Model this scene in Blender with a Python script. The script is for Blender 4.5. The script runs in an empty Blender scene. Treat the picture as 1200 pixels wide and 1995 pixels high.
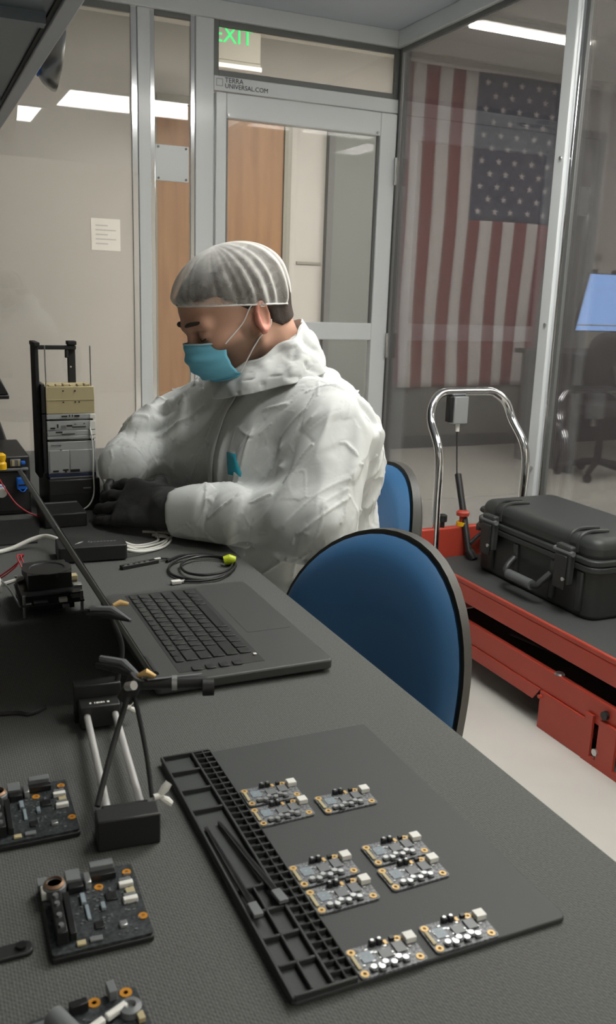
import bpy, bmesh, math, random
import numpy as np
from mathutils import Vector, Matrix, Euler
R = math.radians
rnd = random.Random(7)
scene = bpy.context.scene
COL = scene.collection

# ------------------------------------------------------------------ camera
YAW, PITCH, ROLL, FPX = R(24.435), R(13.787), R(1.892), 1726.1
cam = bpy.data.cameras.new('camera')
cam_o = bpy.data.objects.new('camera', cam); COL.objects.link(cam_o)
cam.sensor_fit = 'VERTICAL'; cam.sensor_height = 36.0; cam.sensor_width = 36.0*1200/1995
cam.lens = FPX/1995*36.0
cam.clip_start = .02; cam.clip_end = 60
_f = Vector((math.sin(YAW)*math.cos(PITCH), math.cos(YAW)*math.cos(PITCH), -math.sin(PITCH)))
_r = _f.cross(Vector((0, 0, 1))).normalized(); _u = _r.cross(_f)
_r2 = _r*math.cos(ROLL)+_u*math.sin(ROLL); _u2 = -_r*math.sin(ROLL)+_u*math.cos(ROLL)
CAM = Vector((0, 0, 1.23))
cam_o.matrix_world = Matrix(((_r2.x, _u2.x, -_f.x, CAM.x), (_r2.y, _u2.y, -_f.y, CAM.y), (_r2.z, _u2.z, -_f.z, CAM.z), (0, 0, 0, 1)))
cam.dof.use_dof = True; cam.dof.focus_distance = 1.75; cam.dof.aperture_fstop = 14.0
scene.camera = cam_o

# ------------------------------------------------------------------ world, exposure
wd = bpy.data.worlds.new('world'); scene.world = wd; wd.use_nodes = True
bg = wd.node_tree.nodes['Background']; bg.inputs[0].default_value = (.8, .82, .85, 1); bg.inputs[1].default_value = .05
vs = scene.view_settings; vs.view_transform = 'Standard'; vs.look = 'None'; vs.gamma = 1.0; vs.exposure = 0.6
vs.use_curve_mapping = False
CLEAN_LIGHT = 13.0     # strength of the light panels in the clean room ceiling
ROOM_LIGHT = 22.0      # strength of the outer strip light and the added fill panels

# ------------------------------------------------------------------ materials
def lin(c):
    return tuple((v/12.92 if v <= .04045 else ((v+.055)/1.055)**2.4) for v in (x/255 for x in c))
def mat(name, rgb, rough=.5, metal=0, var=0, scale=30, bump=0, bscale=200, spec=.5, rgb2=None, coat=0, stretch=None):
    m = bpy.data.materials.new(name); m.use_nodes = True
    nt = m.node_tree; b = nt.nodes['Principled BSDF']
    c = lin(rgb)
    b.inputs['Base Color'].default_value = (*c, 1); b.inputs['Roughness'].default_value = rough
    b.inputs['Metallic'].default_value = metal; b.inputs['Specular IOR Level'].default_value = spec
    if coat: b.inputs['Coat Weight'].default_value = coat; b.inputs['Coat Roughness'].default_value = .12
    tc = nt.nodes.new('ShaderNodeTexCoord'); src = tc.outputs['Object']
    if stretch:
        mp = nt.nodes.new('ShaderNodeMapping'); mp.inputs['Scale'].default_value = stretch
        nt.links.new(src, mp.inputs[0]); src = mp.outputs[0]
    if var or rgb2:
        n = nt.nodes.new('ShaderNodeTexNoise'); n.inputs['Scale'].default_value = scale; n.inputs['Detail'].default_value = 5
        nt.links.new(src, n.inputs['Vector'])
        r = nt.nodes.new('ShaderNodeValToRGB'); r.color_ramp.elements[0].position = .35; r.color_ramp.elements[1].position = .65
        c2 = lin(rgb2) if rgb2 else c
        r.color_ramp.elements[0].color = (*[max(0, v*(1-var)) for v in c], 1)
        r.color_ramp.elements[1].color = (*[min(1, v*(1+var)) for v in c2], 1)
        nt.links.new(n.outputs['Fac'], r.inputs[0]); nt.links.new(r.outputs[0], b.inputs['Base Color'])
    if bump:
        n = nt.nodes.new('ShaderNodeTexNoise'); n.inputs['Scale'].default_value = bscale; n.inputs['Detail'].default_value = 4
        nt.links.new(src, n.inputs['Vector'])
        bp = nt.nodes.new('ShaderNodeBump'); bp.inputs['Strength'].default_value = bump; bp.inputs['Distance'].default_value = .002
        nt.links.new(n.outputs['Fac'], bp.inputs['Height']); nt.links.new(bp.outputs[0], b.inputs['Normal'])
    return m
def emit(name, rgb, s):
    m = bpy.data.materials.new(name); m.use_nodes = True; nt = m.node_tree
    nt.nodes.remove(nt.nodes['Principled BSDF']); e = nt.nodes.new('ShaderNodeEmission')
    e.inputs[0].default_value = (*lin(rgb), 1); e.inputs[1].default_value = s
    nt.links.new(e.outputs[0], nt.nodes['Material Output'].inputs[0]); return m
def glass(name, haze=.05, tint=(.95, .95, .95), refl=1.0, haze_col=(200, 195, 192)):
    m = bpy.data.materials.new(name); m.use_nodes = True; nt = m.node_tree
    nt.nodes.remove(nt.nodes['Principled BSDF'])
    t = nt.nodes.new('ShaderNodeBsdfTransparent'); t.inputs[0].default_value = (*tint, 1)
    d = nt.nodes.new('ShaderNodeBsdfDiffuse'); d.inputs[0].default_value = (*lin(haze_col), 1)
    g = nt.nodes.new('ShaderNodeBsdfGlossy'); g.inputs['Roughness'].default_value = .005
    m1 = nt.nodes.new('ShaderNodeMixShader'); m1.inputs[0].default_value = haze  # pale diffuse share paints a veil of haze over the pane
    m2 = nt.nodes.new('ShaderNodeMixShader')
    fr = nt.nodes.new('ShaderNodeFresnel'); fr.inputs['IOR'].default_value = 1.52
    mu = nt.nodes.new('ShaderNodeMath'); mu.operation = 'MULTIPLY'; mu.inputs[1].default_value = refl
    nt.links.new(fr.outputs[0], mu.inputs[0])
    nt.links.new(t.outputs[0], m1.inputs[1]); nt.links.new(d.outputs[0], m1.inputs[2])
    nt.links.new(mu.outputs[0], m2.inputs[0]); nt.links.new(m1.outputs[0], m2.inputs[1]); nt.links.new(g.outputs[0], m2.inputs[2])
    nt.links.new(m2.outputs[0], nt.nodes['Material Output'].inputs[0]); return m
def weave(name, rgb1, rgb2, pitch):
    m = mat(name, rgb1, .75); nt = m.node_tree; b = nt.nodes['Principled BSDF']
    tc = nt.nodes.new('ShaderNodeTexCoord'); sp = nt.nodes.new('ShaderNodeSeparateXYZ'); nt.links.new(tc.outputs['Object'], sp.inputs[0])
    def mth(op, a, v=None, bb=None):
        n = nt.nodes.new('ShaderNodeMath'); n.operation = op
        nt.links.new(a, n.inputs[0])
        if bb is not None: nt.links.new(bb, n.inputs[1])
        elif v is not None: n.inputs[1].default_value = v
        return n.outputs[0]
    k = 2*math.pi/pitch
    sx = mth('SINE', mth('MULTIPLY', sp.outputs[0], k))
    sd = mth('SINE', mth('ADD', mth('MULTIPLY', sp.outputs[1], k*.55), bb=mth('MULTIPLY', sp.outputs[0], k*.5)))
    w = mth('ADD', mth('MULTIPLY', sx, .5), bb=mth('MULTIPLY', sd, .35))
    n = nt.nodes.new('ShaderNodeTexNoise'); n.inputs['Scale'].default_value = 420; n.inputs['Detail'].default_value = 3
    nt.links.new(tc.outputs['Object'], n.inputs['Vector'])
    f = mth('ADD', mth('MULTIPLY', w, .35), bb=mth('MULTIPLY', n.outputs['Fac'], 1.0))
    r = nt.nodes.new('ShaderNodeValToRGB'); r.color_ramp.elements[0].position = .15; r.color_ramp.elements[1].position = .85
    r.color_ramp.elements[0].color = (*lin(rgb1), 1); r.color_ramp.elements[1].color = (*lin(rgb2), 1)
    nt.links.new(f, r.inputs[0]); nt.links.new(r.outputs[0], b.inputs['Base Color'])
    bp = nt.nodes.new('ShaderNodeBump'); bp.inputs['Strength'].default_value = .35; bp.inputs['Distance'].default_value = .001
    nt.links.new(f, bp.inputs['Height']); nt.links.new(bp.outputs[0], b.inputs['Normal'])
    return m
def wood(name):
    m = mat(name, (158, 116, 80), .42); nt = m.node_tree; b = nt.nodes['Principled BSDF']
    tc = nt.nodes.new('ShaderNodeTexCoord'); mp = nt.nodes.new('ShaderNodeMapping'); mp.inputs['Scale'].default_value = (9, 9, .55)
    n = nt.nodes.new('ShaderNodeTexNoise'); n.inputs['Scale'].default_value = 2.2; n.inputs['Detail'].default_value = 8; n.inputs['Distortion'].default_value = .6
    r = nt.nodes.new('ShaderNodeValToRGB'); r.color_ramp.elements[0].position = .3; r.color_ramp.elements[1].position = .75
    r.color_ramp.elements[0].color = (*lin((128, 92, 60)), 1); r.color_ramp.elements[1].color = (*lin((150, 112, 74)), 1)
    nt.links.new(tc.outputs['Object'], mp.inputs[0]); nt.links.new(mp.outputs[0], n.inputs['Vector'])
    nt.links.new(n.outputs['Fac'], r.inputs[0]); nt.links.new(r.outputs[0], b.inputs['Base Color'])
    return m
M = dict(
    floor=mat('floor_epoxy', (205, 204, 198), .28, var=.04, scale=3),
    wall=mat('cream_wall', (176, 173, 168), .8, var=.02, scale=2), ceil=mat('outer_ceiling', (218, 215, 208), .9),
    rceil=mat('clean_room_ceiling', (196, 204, 214), .5, var=.03, scale=4),
    frame=mat('white_powder_coat', (226, 231, 233), .3, spec=.5, coat=.25), gasket=mat('grey_gasket', (120, 122, 122), .45, metal=.3),
    chrome=mat('chrome', (225, 226, 228), .1, metal=1), rod=mat('polished_rod', (226, 226, 224), .35, metal=.55), steel=mat('brushed_steel', (190, 190, 188), .3, metal=1),
    dark_door=mat('dark_grey_door', (104, 108, 106), .6, var=.03, scale=3), jamb=mat('grey_jamb', (130, 128, 118), .5),
    wood=wood('birch_veneer'), pane=glass('acrylic_pane'), pane2=glass('acrylic_pane_side', haze=.13, refl=.85, haze_col=(186, 180, 184)),
    base_dark=mat('baseboard_grey', (92, 94, 94), .6), paper=mat('paper', (222, 220, 214), .8),
    table=weave('woven_anti_static_mat', (62, 64, 63), (98, 100, 97), .0024), table_under=mat('table_core', (70, 70, 68), .6),
    black=mat('black_plastic', (34, 35, 35), .45), black_soft=mat('soft_black', (42, 43, 43), .62, bump=.15, bscale=600),
    black_matte=mat('matte_black', (30, 31, 31), .8), laptop=mat('laptop_shell', (64, 66, 65), .5, bump=.08, bscale=900),
    key=mat('key_black', (40, 42, 42), .42), key_mark=mat('key_mark', (150, 152, 150), .6), screen=mat('dark_screen', (20, 21, 22), .2),
    rubber_mat=mat('silicone_mat', (58, 62, 61), .62, bump=.1, bscale=700), rubber_dark=mat('silicone_ribs', (46, 50, 49), .6),
    red=mat('red_paint', (184, 70, 54), .4, var=.05, scale=4), deck=mat('deck_rubber', (62, 64, 64), .75, bump=.2, bscale=300),
    case=mat('rugged_case', (54, 57, 56), .48, bump=.12, bscale=500), case_light=mat('case_handle_grip', (92, 96, 97), .5),
    vinyl=mat('blue_vinyl', (58, 104, 148), .36, bump=.05, bscale=400), shell=mat('chair_shell', (58, 58, 54), .45),
    tyvek=mat('white_coverall_fabric', (204, 208, 207), .68, bump=.08, bscale=140), glove=mat('black_nitrile', (58, 59, 60), .5, bump=.3, bscale=160),
    hair=mat('dark_brown_hair', (58, 48, 42), .7, bump=.5, bscale=300), mask=mat('blue_mask', (122, 202, 230), .8, bump=.1, bscale=500),
    mask_edge=mat('mask_edge', (170, 212, 228), .8), elastic=mat('white_elastic', (235, 235, 232), .8), shirt=mat('dark_shirt', (40, 42, 46), .9),
    teal=mat('teal_patch', (40, 160, 182), .6), lime=mat('lime_tie', (196, 214, 40), .5), white=mat('white_plastic', (228, 228, 222), .45),
    cable_b=mat('black_cable', (30, 31, 31), .45), cable_w=mat('white_cable', (224, 224, 218), .45), cable_r=mat('red_wire', (180, 40, 50), .5),
    gold=mat('gold_pad', (206, 172, 112), .45, metal=.3), brass=mat('amber_pad', (206, 142, 48), .4, metal=.3),
    pcb=mat('grey_pcb', (66, 69, 72), .45, rgb2=(134, 138, 142), scale=420), pcb_black=mat('black_pcb', (30, 34, 36), .4, rgb2=(66, 72, 74), scale=330),
    chip=mat('chip_grey', (112, 116, 118), .4), chip_b=mat('chip_black', (26, 27, 28), .35), silver=mat('tinned_metal', (206, 208, 208), .28, metal=.9),
    cream=mat('cream_plastic', (184, 172, 134), .5, var=.03, scale=20), alu=mat('anodised_grey', (172, 176, 178), .38, metal=.35), navy=mat('navy_pcb', (40, 52, 86), .4),
    yellow=mat('yellow_plastic', (244, 190, 20), .45), blue=mat('blue_plastic', (30, 110, 214), .45),
    panel_on=emit('clean_room_light', (255, 252, 246), CLEAN_LIGHT), strip_on=emit('strip_light', (255, 250, 240), ROOM_LIGHT),
    exit_on=emit('exit_green', (70, 255, 130), 1.0), screen_on=emit('screen_blue', (150, 190, 250), 2.2),
    sign_face=mat('sign_face', (140, 136, 124), .6),
    flag_w=mat('flag_white', (206, 200, 202), .85), flag_r=mat('flag_red', (122, 44, 50), .85), flag_b=mat('flag_blue', (44, 56, 84), .85),
    shelf=mat('shelf_steel_blue', (132, 140, 148), .4), shelf_dark=mat('shelf_dark', (92, 102, 110), .5), ink=mat('print_black', (50, 58, 66), .6), ink_soft=mat('print_grey', (178, 178, 176), .6),
    copper=mat('copper_coil', (150, 120, 96), .4, metal=.5), eblue=mat('pale_blue_part', (134, 146, 154), .4),
)

# ------------------------------------------------------------------ mesh building
class MB:
    def __init__(s): s.v = []; s.f = []; s.mi = []; s.T = Matrix.Identity(4); s.m = 0
    def add(s, vs, fs):
        o = len(s.v); s.v += [tuple(s.T @ Vector(p)) for p in vs]
        for f in fs: s.f.append(tuple(i+o for i in f)); s.mi.append(s.m)
        return s
    def box(s, c, d, rz=0, rot=None):
        x, y, z = d[0]/2, d[1]/2, d[2]/2
        m = Matrix.Translation(c) @ (rot.to_4x4() if rot is not None else Matrix.Rotation(rz, 4, 'Z'))
        vs = [m @ Vector((sx*x, sy*y, sz*z)) for sx in (-1, 1) for sy in (-1, 1) for sz in (-1, 1)]
        return s.add(vs, [(0, 1, 3, 2), (4, 6, 7, 5), (0, 4, 5, 1), (2, 3, 7, 6), (0, 2, 6, 4), (1, 5, 7, 3)])
    def b2(s, lo, hi):
        return s.box([(a+b)/2 for a, b in zip(lo, hi)], [b-a for a, b in zip(lo, hi)])
    def cyl(s, p0, p1, r0, r1=None, n=16):
        return s.tube([p0, p1], [r0, r0 if r1 is None else r1], n)
    def tube(s, pts, r, n=10, closed=False):
        P = [Vector(p) for p in pts]; k = len(P)
        rs = r if isinstance(r, (list, tuple)) else [r]*k
        vs = []; up = None
        for i, p in enumerate(P):
            a = P[i-1] if (i or closed) else P[0]; b = P[(i+1) % k] if (i < k-1 or closed) else P[-1]
            t = (b-a).normalized()
            if up is None: up = t.orthogonal().normalized()
            up = (up-t*up.dot(t)).normalized(); w = t.cross(up)
            for j in range(n):
                q = 2*math.pi*j/n; vs.append(p+up*math.cos(q)*rs[i]+w*math.sin(q)*rs[i])
        fs = []
        for i in range(k if closed else k-1):
            i2 = (i+1) % k
            for j in range(n): fs.append((i*n+j, i*n+(j+1) % n, i2*n+(j+1) % n, i2*n+j))
        if not closed: fs += [tuple(range(n-1, -1, -1)), tuple((k-1)*n+j for j in range(n))]
        return s.add(vs, fs)
    def lathe(s, prof, n=24, c=(0, 0, 0)):
        vs = [(c[0]+r*math.cos(2*math.pi*j/n), c[1]+r*math.sin(2*math.pi*j/n), c[2]+z) for r, z in prof for j in range(n)]
        k = len(prof); fs = [(i*n+j, i*n+(j+1) % n, (i+1)*n+(j+1) % n, (i+1)*n+j) for i in range(k-1) for j in range(n)]
        fs += [tuple(range(n-1, -1, -1)), tuple((k-1)*n+j for j in range(n))]
        return s.add(vs, fs)
    def prism(s, poly, z0, z1):
        n = len(poly); vs = [(x, y, z0) for x, y in poly]+[(x, y, z1) for x, y in poly]
        return s.add(vs, [tuple(range(n-1, -1, -1)), tuple(range(n, 2*n))]+[(i, (i+1) % n, n+(i+1) % n, n+i) for i in range(n)])
    def sheet(s, fn, nu, nv, closed_u=False):
        vs = [fn(i/nu, j/nv) for j in range(nv+1) for i in range(nu if closed_u else nu+1)]
        w = nu if closed_u else nu+1
        return s.add(vs, [(j*w+i, j*w+(i+1) % w, (j+1)*w+(i+1) % w, (j+1)*w+i) for j in range(nv) for i in range(nu)])
    def build(s, name, m, parent=None, bevel=0, smooth=35, seg=2):
        me = bpy.data.meshes.new(name); me.from_pydata(s.v, [], s.f); me.validate()
        ms = m if isinstance(m, (list, tuple)) else [m]
        for q in ms: me.materials.append(q)
        if len(ms) > 1: me.polygons.foreach_set('material_index', s.mi)
        bm = bmesh.new(); bm.from_mesh(me); bmesh.ops.recalc_face_normals(bm, faces=bm.faces); bm.to_mesh(me); bm.free()
        if smooth:
            me.shade_smooth(); me.set_sharp_from_angle(angle=R(smooth))
        o = bpy.data.objects.new(name, me); COL.objects.link(o)
        if parent: o.parent = parent
        if bevel:
            b = o.modifiers.new('bevel', 'BEVEL'); b.width = bevel; b.segments = seg; b.limit_method = 'ANGLE'; b.angle_limit = R(40)
            b.harden_normals = False
        return o
def boxes(name, m, parent, lst, bevel=0):
    b = MB()
    for lo, hi in lst: b.b2(lo, hi)
    return b.build(name, m, parent, bevel)
def thing(name, label, cat, loc=(0, 0, 0), rz=0, group=None):
    o = bpy.data.objects.new(name, None); COL.objects.link(o); o.empty_display_size = .05
    o.location = loc; o.rotation_euler = (0, 0, rz); o['label'] = label; o['category'] = cat
    if group: o['group'] = group
    return o
def tag(o, label, cat, group=None):
    o['label'] = label; o['category'] = cat
    if group: o['group'] = group
    return o
def struct(o, label=None):
    o['kind'] = 'structure'
    if label: o['label'] = label
    return o
def sroot(name, loc=(0, 0, 0)):
    o = bpy.data.objects.new(name, None); COL.objects.link(o); o.location = loc; o['kind'] = 'structure'; return o
def copy_tree(o, parent=None):
    c = o.copy(); COL.objects.link(c)
    if parent: c.parent = parent
    for ch in list(o.children): copy_tree(ch, c)
    return c
def spline(pts, n=8):
    P = [Vector(p) for p in pts]; out = []
    Q = [P[0]*2-P[1]]+P+[P[-1]*2-P[-2]]
    for i in range(1, len(Q)-2):
        a, b, c, d = Q[i-1:i+3]
        for k in range(n):
            t = k/n
            out.append(.5*((2*b)+(c-a)*t+(2*a-5*b+4*c-d)*t*t+(3*b-a-3*c+d)*t**3))
    return out+[P[-1]]
def rrect(cx, cy, w, d, r, n=5):
    out = []
    for k, (sx, sy) in enumerate(((1, 1), (-1, 1), (-1, -1), (1, -1))):
        for i in range(n+1):
            a = math.pi/2*(k+i/n); out.append((cx+sx*(w/2-r)+r*math.cos(a), cy+sy*(d/2-r)+r*math.sin(a)))
    return out
def text(name, s, m, parent, size, loc, rot, ext=.0006, align='LEFT', shear=0):
    cu = bpy.data.curves.new(name, 'FONT'); cu.body = s; cu.size = size; cu.extrude = ext; cu.align_x = align; cu.shear = shear
    cu.resolution_u = 3
    t = bpy.data.objects.new(name+'_curve', cu); COL.objects.link(t)
    dg = bpy.context.evaluated_depsgraph_get(); me = bpy.data.meshes.new_from_object(t.evaluated_get(dg)); bpy.data.objects.remove(t)
    me.materials.clear(); me.materials.append(m)
    o = bpy.data.objects.new(name, me); COL.objects.link(o); o.location = loc; o.rotation_euler = rot
    if parent: o.parent = parent
    return o

# ------------------------------------------------------------------ the room outside
RX0, RX1, RY0, RY1, RH = -3.0, 7.5, -3.0, 6.4, 2.97
struct(boxes('floor', M['floor'], None, [((RX0, RY0, -.1), (RX1, RY1, 0))]))
struct(boxes('ceiling', M['ceil'], None, [((RX0, RY0, RH), (RX1, RY1, RH+.1))]))
struct(boxes('wall_back', M['wall'], None, [((RX0, RY1, 0), (RX1, RY1+.12, RH))]))
struct(boxes('wall_left', M['wall'], None, [((RX0-.1, RY0, 0), (RX0, RY1, RH))]))
struct(boxes('wall_right', M['wall'], None, [((RX1, RY0, 0), (RX1+.1, RY1, RH))]))
struct(boxes('wall_front', M['wall'], None, [((RX0, RY0-.1, 0), (RX1, RY0, RH))]))
struct(boxes('baseboard_back', M['base_dark'], None, [((RX0, RY1-.012, 0), (1.6, RY1, .1)), ((2.66, RY1-.012, 0), (2.94, RY1, .1)), ((5.56, RY1-.012, 0), (RX1, RY1, .1))]))
d1 = sroot('door_1', (2.13, RY1, 0))
boxes('door_leaf', M['wood'], d1, [((-.47, -.045, .01), (.47, -.005, 2.46))], .003)
boxes('door_frame', M['jamb'], d1, [((-.53, -.06, 0), (-.472, 0, 2.52)), ((.472, -.06, 0), (.53, 0, 2.52)), ((-.472, -.06, 2.462), (.472, 0, 2.52))], .003)
MB().tube([(.41, -.045, 1.0), (.41, -.095, 1.0), (.29, -.095, 1.0)], .009).cyl((.41, -.046, 1.0), (.41, -.053, 1.0), .028).build('door_handle', M['steel'], d1)
d2 = sroot('door_2', (4.23, RY1, 0))
boxes('door_leaf', M['dark_door'], d2, [((-1.22, -.04, .005), (1.26, -.01, 2.58))])
boxes('door_frame', M['base_dark'], d2, [((-1.27, -.055, 0), (-1.22, 0, 2.64)), ((1.26, -.055, 0), (1.31, 0, 2.64)), ((-1.22, -.055, 2.582), (1.26, 0, 2.64))])
# strip light under the ceiling beyond the flag side
t = thing('strip_light', 'long bright strip light on the outer ceiling above the flag', 'ceiling light', (3.85, 5.27, RH))
boxes('housing', M['white'], t, [((-.46, -.09, -.03), (.60, .09, 0))], .004)
boxes('diffuser', M['strip_on'], t, [((-.42, -.045, -.05), (.50, .045, -.03))], .004)
for x, y, w_ in ((2.5, 4.6, 'between the clean room and the wooden door'), (1.2, -2.0, 'behind the viewer'), (4.6, 2.2, 'over the aisle right of the clean room'), (4.3, 4.0, 'between the aisle and the office desk'), (4.6, 0, 'over the floor right of the viewer'), (6.2, 4.4, 'over the office desk')):  # unseen panels, added to brighten the flag, walls and floor outside
    t2 = thing('fill_panel', 'unseen fill light panel added on the outer ceiling '+w_, 'ceiling light', (x, y, RH), 0, 'added outer room fill panels')
    boxes('housing', M['white'], t2, [((-.62, -.32, -.02), (.62, .32, 0))])
    boxes('diffuser', M['strip_on'], t2, [((-.58, -.28, -.025), (.58, .28, -.02))])
# exit sign
t = thing('exit_sign', 'exit sign with green letters hung from the outer ceiling', 'sign', (1.955, 5.6, RH-.375))
boxes('housing', M['sign_face'], t, [((-.16, -.02, -.02), (.16, .02, .20))], .004)
boxes('bracket', M['white'], t, [((-.02, -.012, .20), (.02, .012, .375))])
boxes('face', M['sign_face'], t, [((-.155, -.024, .0), (.155, -.0201, .195))], .003)
text('lettering', 'EXIT', M['exit_on'], t, .125, (-.15, -.0255, .095), (R(90), 0, 0), .001)
boxes('ledge', M['white'], t, [((-.165, -.03, -.045), (.165, .02, -.0201))])
# notice and slot on the wall
o = boxes('paper_notice', M['paper'], None, [((1.21, RY1-.003, 1.48), (1.41, RY1, 1.69))]); tag(o, 'small white paper notice taped on the cream wall behind the left pane', 'notice')
o2 = boxes('printed_lines', M['ink_soft'], o, [((1.24, RY1-.0036, 1.64-.03*k), (1.24+.14*(.6+.4*(k % 2)), RY1-.003, 1.648-.03*k)) for k in range(5)])
o = boxes('wall_strip', M['jamb'], None, [((2.74, RY1-.012, 1.452), (2.94, RY1, 1.47))]); tag(o, 'thin grey strip fixed on the cream wall beside the wooden door', 'strip')

# flag : union at the upper right, stripes hanging
def flag():
    t = thing('flag', 'large flag with red and white stripes and white stars on blue, hung vertically', 'flag', (3.51, RY1-.07, 0))
    W, Z0, Z1 = 1.52, .52, 2.955
    def pt(x, z, off=0):
        k = (Z1-z)/(Z1-Z0)
        y = .012*math.sin(x*16+z*1.3)*(.3+.7*k)+.010*math.sin(x*7-z*3)*k-off
        return (x*(1-.035*k)+.012*k*math.sin(z*4), y, z-.006*math.sin(x*4))
    names = {'w': 'white_stripe', 'r': 'red_stripe'}
    sw = W/13
    for i in range(13):            # i = 0 left
        x0, x1 = i*sw, (i+1)*sw
        zt = Z1-1.10 if i >= 6 else Z1
        b = MB(); n = max(6, int((zt-Z0)/.05))
        b.sheet(lambda u, v: pt(x0+(x1-x0)*u, Z0+(zt-Z0)*v), 4, n)
        o = b.build(names['r' if i % 2 == 0 else 'w'], M['flag_r' if i % 2 == 0 else 'flag_w'], t, smooth=80)
        o.modifiers.new('s', 'SOLIDIFY').thickness = .0015
    b = MB(); xa = 6*sw
    b.sheet(lambda u, v: pt(xa+(W-xa)*u, Z1-1.10+1.10*v), 24, 24)
    o = b.build('blue_union', M['flag_b'], t, smooth=80); o.modifiers.new('s', 'SOLIDIFY').thickness = .0015
    b = MB(); b.sheet(lambda u, v: pt(W*u, Z1+.03*v), 40, 2); o = b.build('heading', M['flag_w'], t, smooth=80); o.modifiers.new('s', 'SOLIDIFY').thickness = .003
    star = None
    uw = W-xa; uh = 1.10
    for r in range(11):            # rotated: rows run down the union
        cnt = 5 if r % 2 == 0 else 4
        if r >= 11: break
        for c in range(cnt):
            x = xa+uw*((.5 if r % 2 == 0 else 1.0)+c)/5.0; z = Z1-uh*(r+.75)/11.5
            p = pt(x, z, .006)
            if star is None:
                bm = MB(); poly = []
                for k in range(10):
                    q = math.pi/2+k*math.pi/5; rr = .031 if k % 2 == 0 else .0125
                    poly.append((rr*math.cos(q), rr*math.sin(q)))
                bm.prism(poly, 0, .0015); star = bm.build('star', M['flag_w'], t, smooth=0); s_ = star
            else: s_ = star.copy(); COL.objects.link(s_)
            s_.location = p; s_.rotation_euler = (R(90), 0, 0)
flag()

# desk, monitor and chair beyond the right hand pane
t = thing('office_desk', 'dark office desk standing behind the right pane', 'desk', (5.22, 5.4, 0))
boxes('desk_top', M['black'], t, [((-.85, -.35, .84), (.9, .4, .875))], .004)
boxes('side_panel', M['black_matte'], t, [((-.8, -.3, 0), (-.76, .36, .84))]); boxes('side_panel', M['black_matte'], t, [((.8, -.3, 0), (.84, .36, .84))])
boxes('modesty_panel', M['black_matte'], t, [((-.76, .3, .12), (.8, .33, .84))])
t = thing('monitor', 'wide monitor with a glowing pale blue screen on the dark desk', 'monitor', (5.02, 5.42, .876))
sh = Matrix(((1, 0, .32, 0), (0, 1, .12, 0), (0, 0, 1, 0), (0, 0, 0, 1)))
b = MB(); b.T = sh; b.b2((-.43, 0, .15), (.45, .03, .58)); b.build('bezel', M['black'], t)
b = MB(); b.T = sh; b.b2((-.425, -.003, .155), (.445, 0, .575)); b.build('screen', M['screen_on'], t)
b = MB(); b.T = sh; b.b2((-.425, -.004, .19), (.445, -.003, .2)); b.build('screen_line', M['ink_soft'], t)
MB().cyl((0, .03, .015), (.08, .06, .3), .03).build('stand', M['black'], t); MB().lathe([(.13, 0), (.13, .012), (.05, .016)], 24).build('base', M['black'], t)
b = MB(); b.T = sh; b.b2((-.40, -.01, .581), (-.37, .03, .61)); b.build('clip', M['black'], t)
b = MB(); b.T = sh; b.b2((-.20, -.01, .581), (-.17, .03, .61)); b.build('clip', M['black'], t)
o = boxes('wall_tag', M['jamb'], None, [((5.56, RY1-.012, 1.60), (5.67, RY1, 1.66))]); tag(o, 'small grey label fixed on the wall above the monitor', 'label plate')
t = thing('office_chair', 'dark rounded office chair pushed up to the dark desk', 'chair', (4.55, 4.95, 0))
def round_back(w, z0, z1, th, bulge=.03):
    b = MB()
    def fn(side):
        def g(u, v):
            a = 2*math.pi*u; r = v
            cx, cz = math.cos(a), math.sin(a)
            p = 2.6; k = (abs(cx)**p+abs(cz)**p)**(-1/p)
            x = cx*k*r*w/2; z = (z0+z1)/2+cz*k*r*(z1-z0)/2
            return (x, side*(th/2*(1-r**6)**.5+0)+bulge*(x/(w/2))**2*-1, z)
        return g
    b.sheet(fn(1), 28, 8, True); b.sheet(fn(-1), 28, 8, True); return b
round_back(.46, .62, 1.04, .07).build('backrest', M['black_soft'], t)
MB().lathe([(.05, .47), (.24, .47), (.25, .5), (.24, .54), (.05, .555)], 28).build('seat', M['black_soft'], t)
MB().tube([(0, .02, .48), (0, -.22, .5), (0, -.06, .8)], .02).build('back_support', M['black'], t)
MB().cyl((0, 0, .1), (0, 0, .47), .028).build('stem', M['black'], t)
for k in range(5):
    a = k*2*math.pi/5; e = (.27*math.cos(a), .27*math.sin(a), .07)
    l = MB().tube([(0, 0, .12), e], [.025, .018]).build('leg', M['black'], t)
    MB().cyl((e[0], e[1]-.012, .03), (e[0], e[1]+.012, .03), .03).build('caster', M['black'], l)

# ------------------------------------------------------------------ clean room shell
CY, CX, CH = 3.9, 2.16, 2.40
struct(boxes('ceiling', M['rceil'], None, [((-1.2, -1.4, CH), (CX+.06, CY+.06, CH+.06))]))
def post(name, lo, hi, m='frame', bev=.003):
    return struct(boxes(name, M[m], None, [(lo, hi)], bev))
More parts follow.
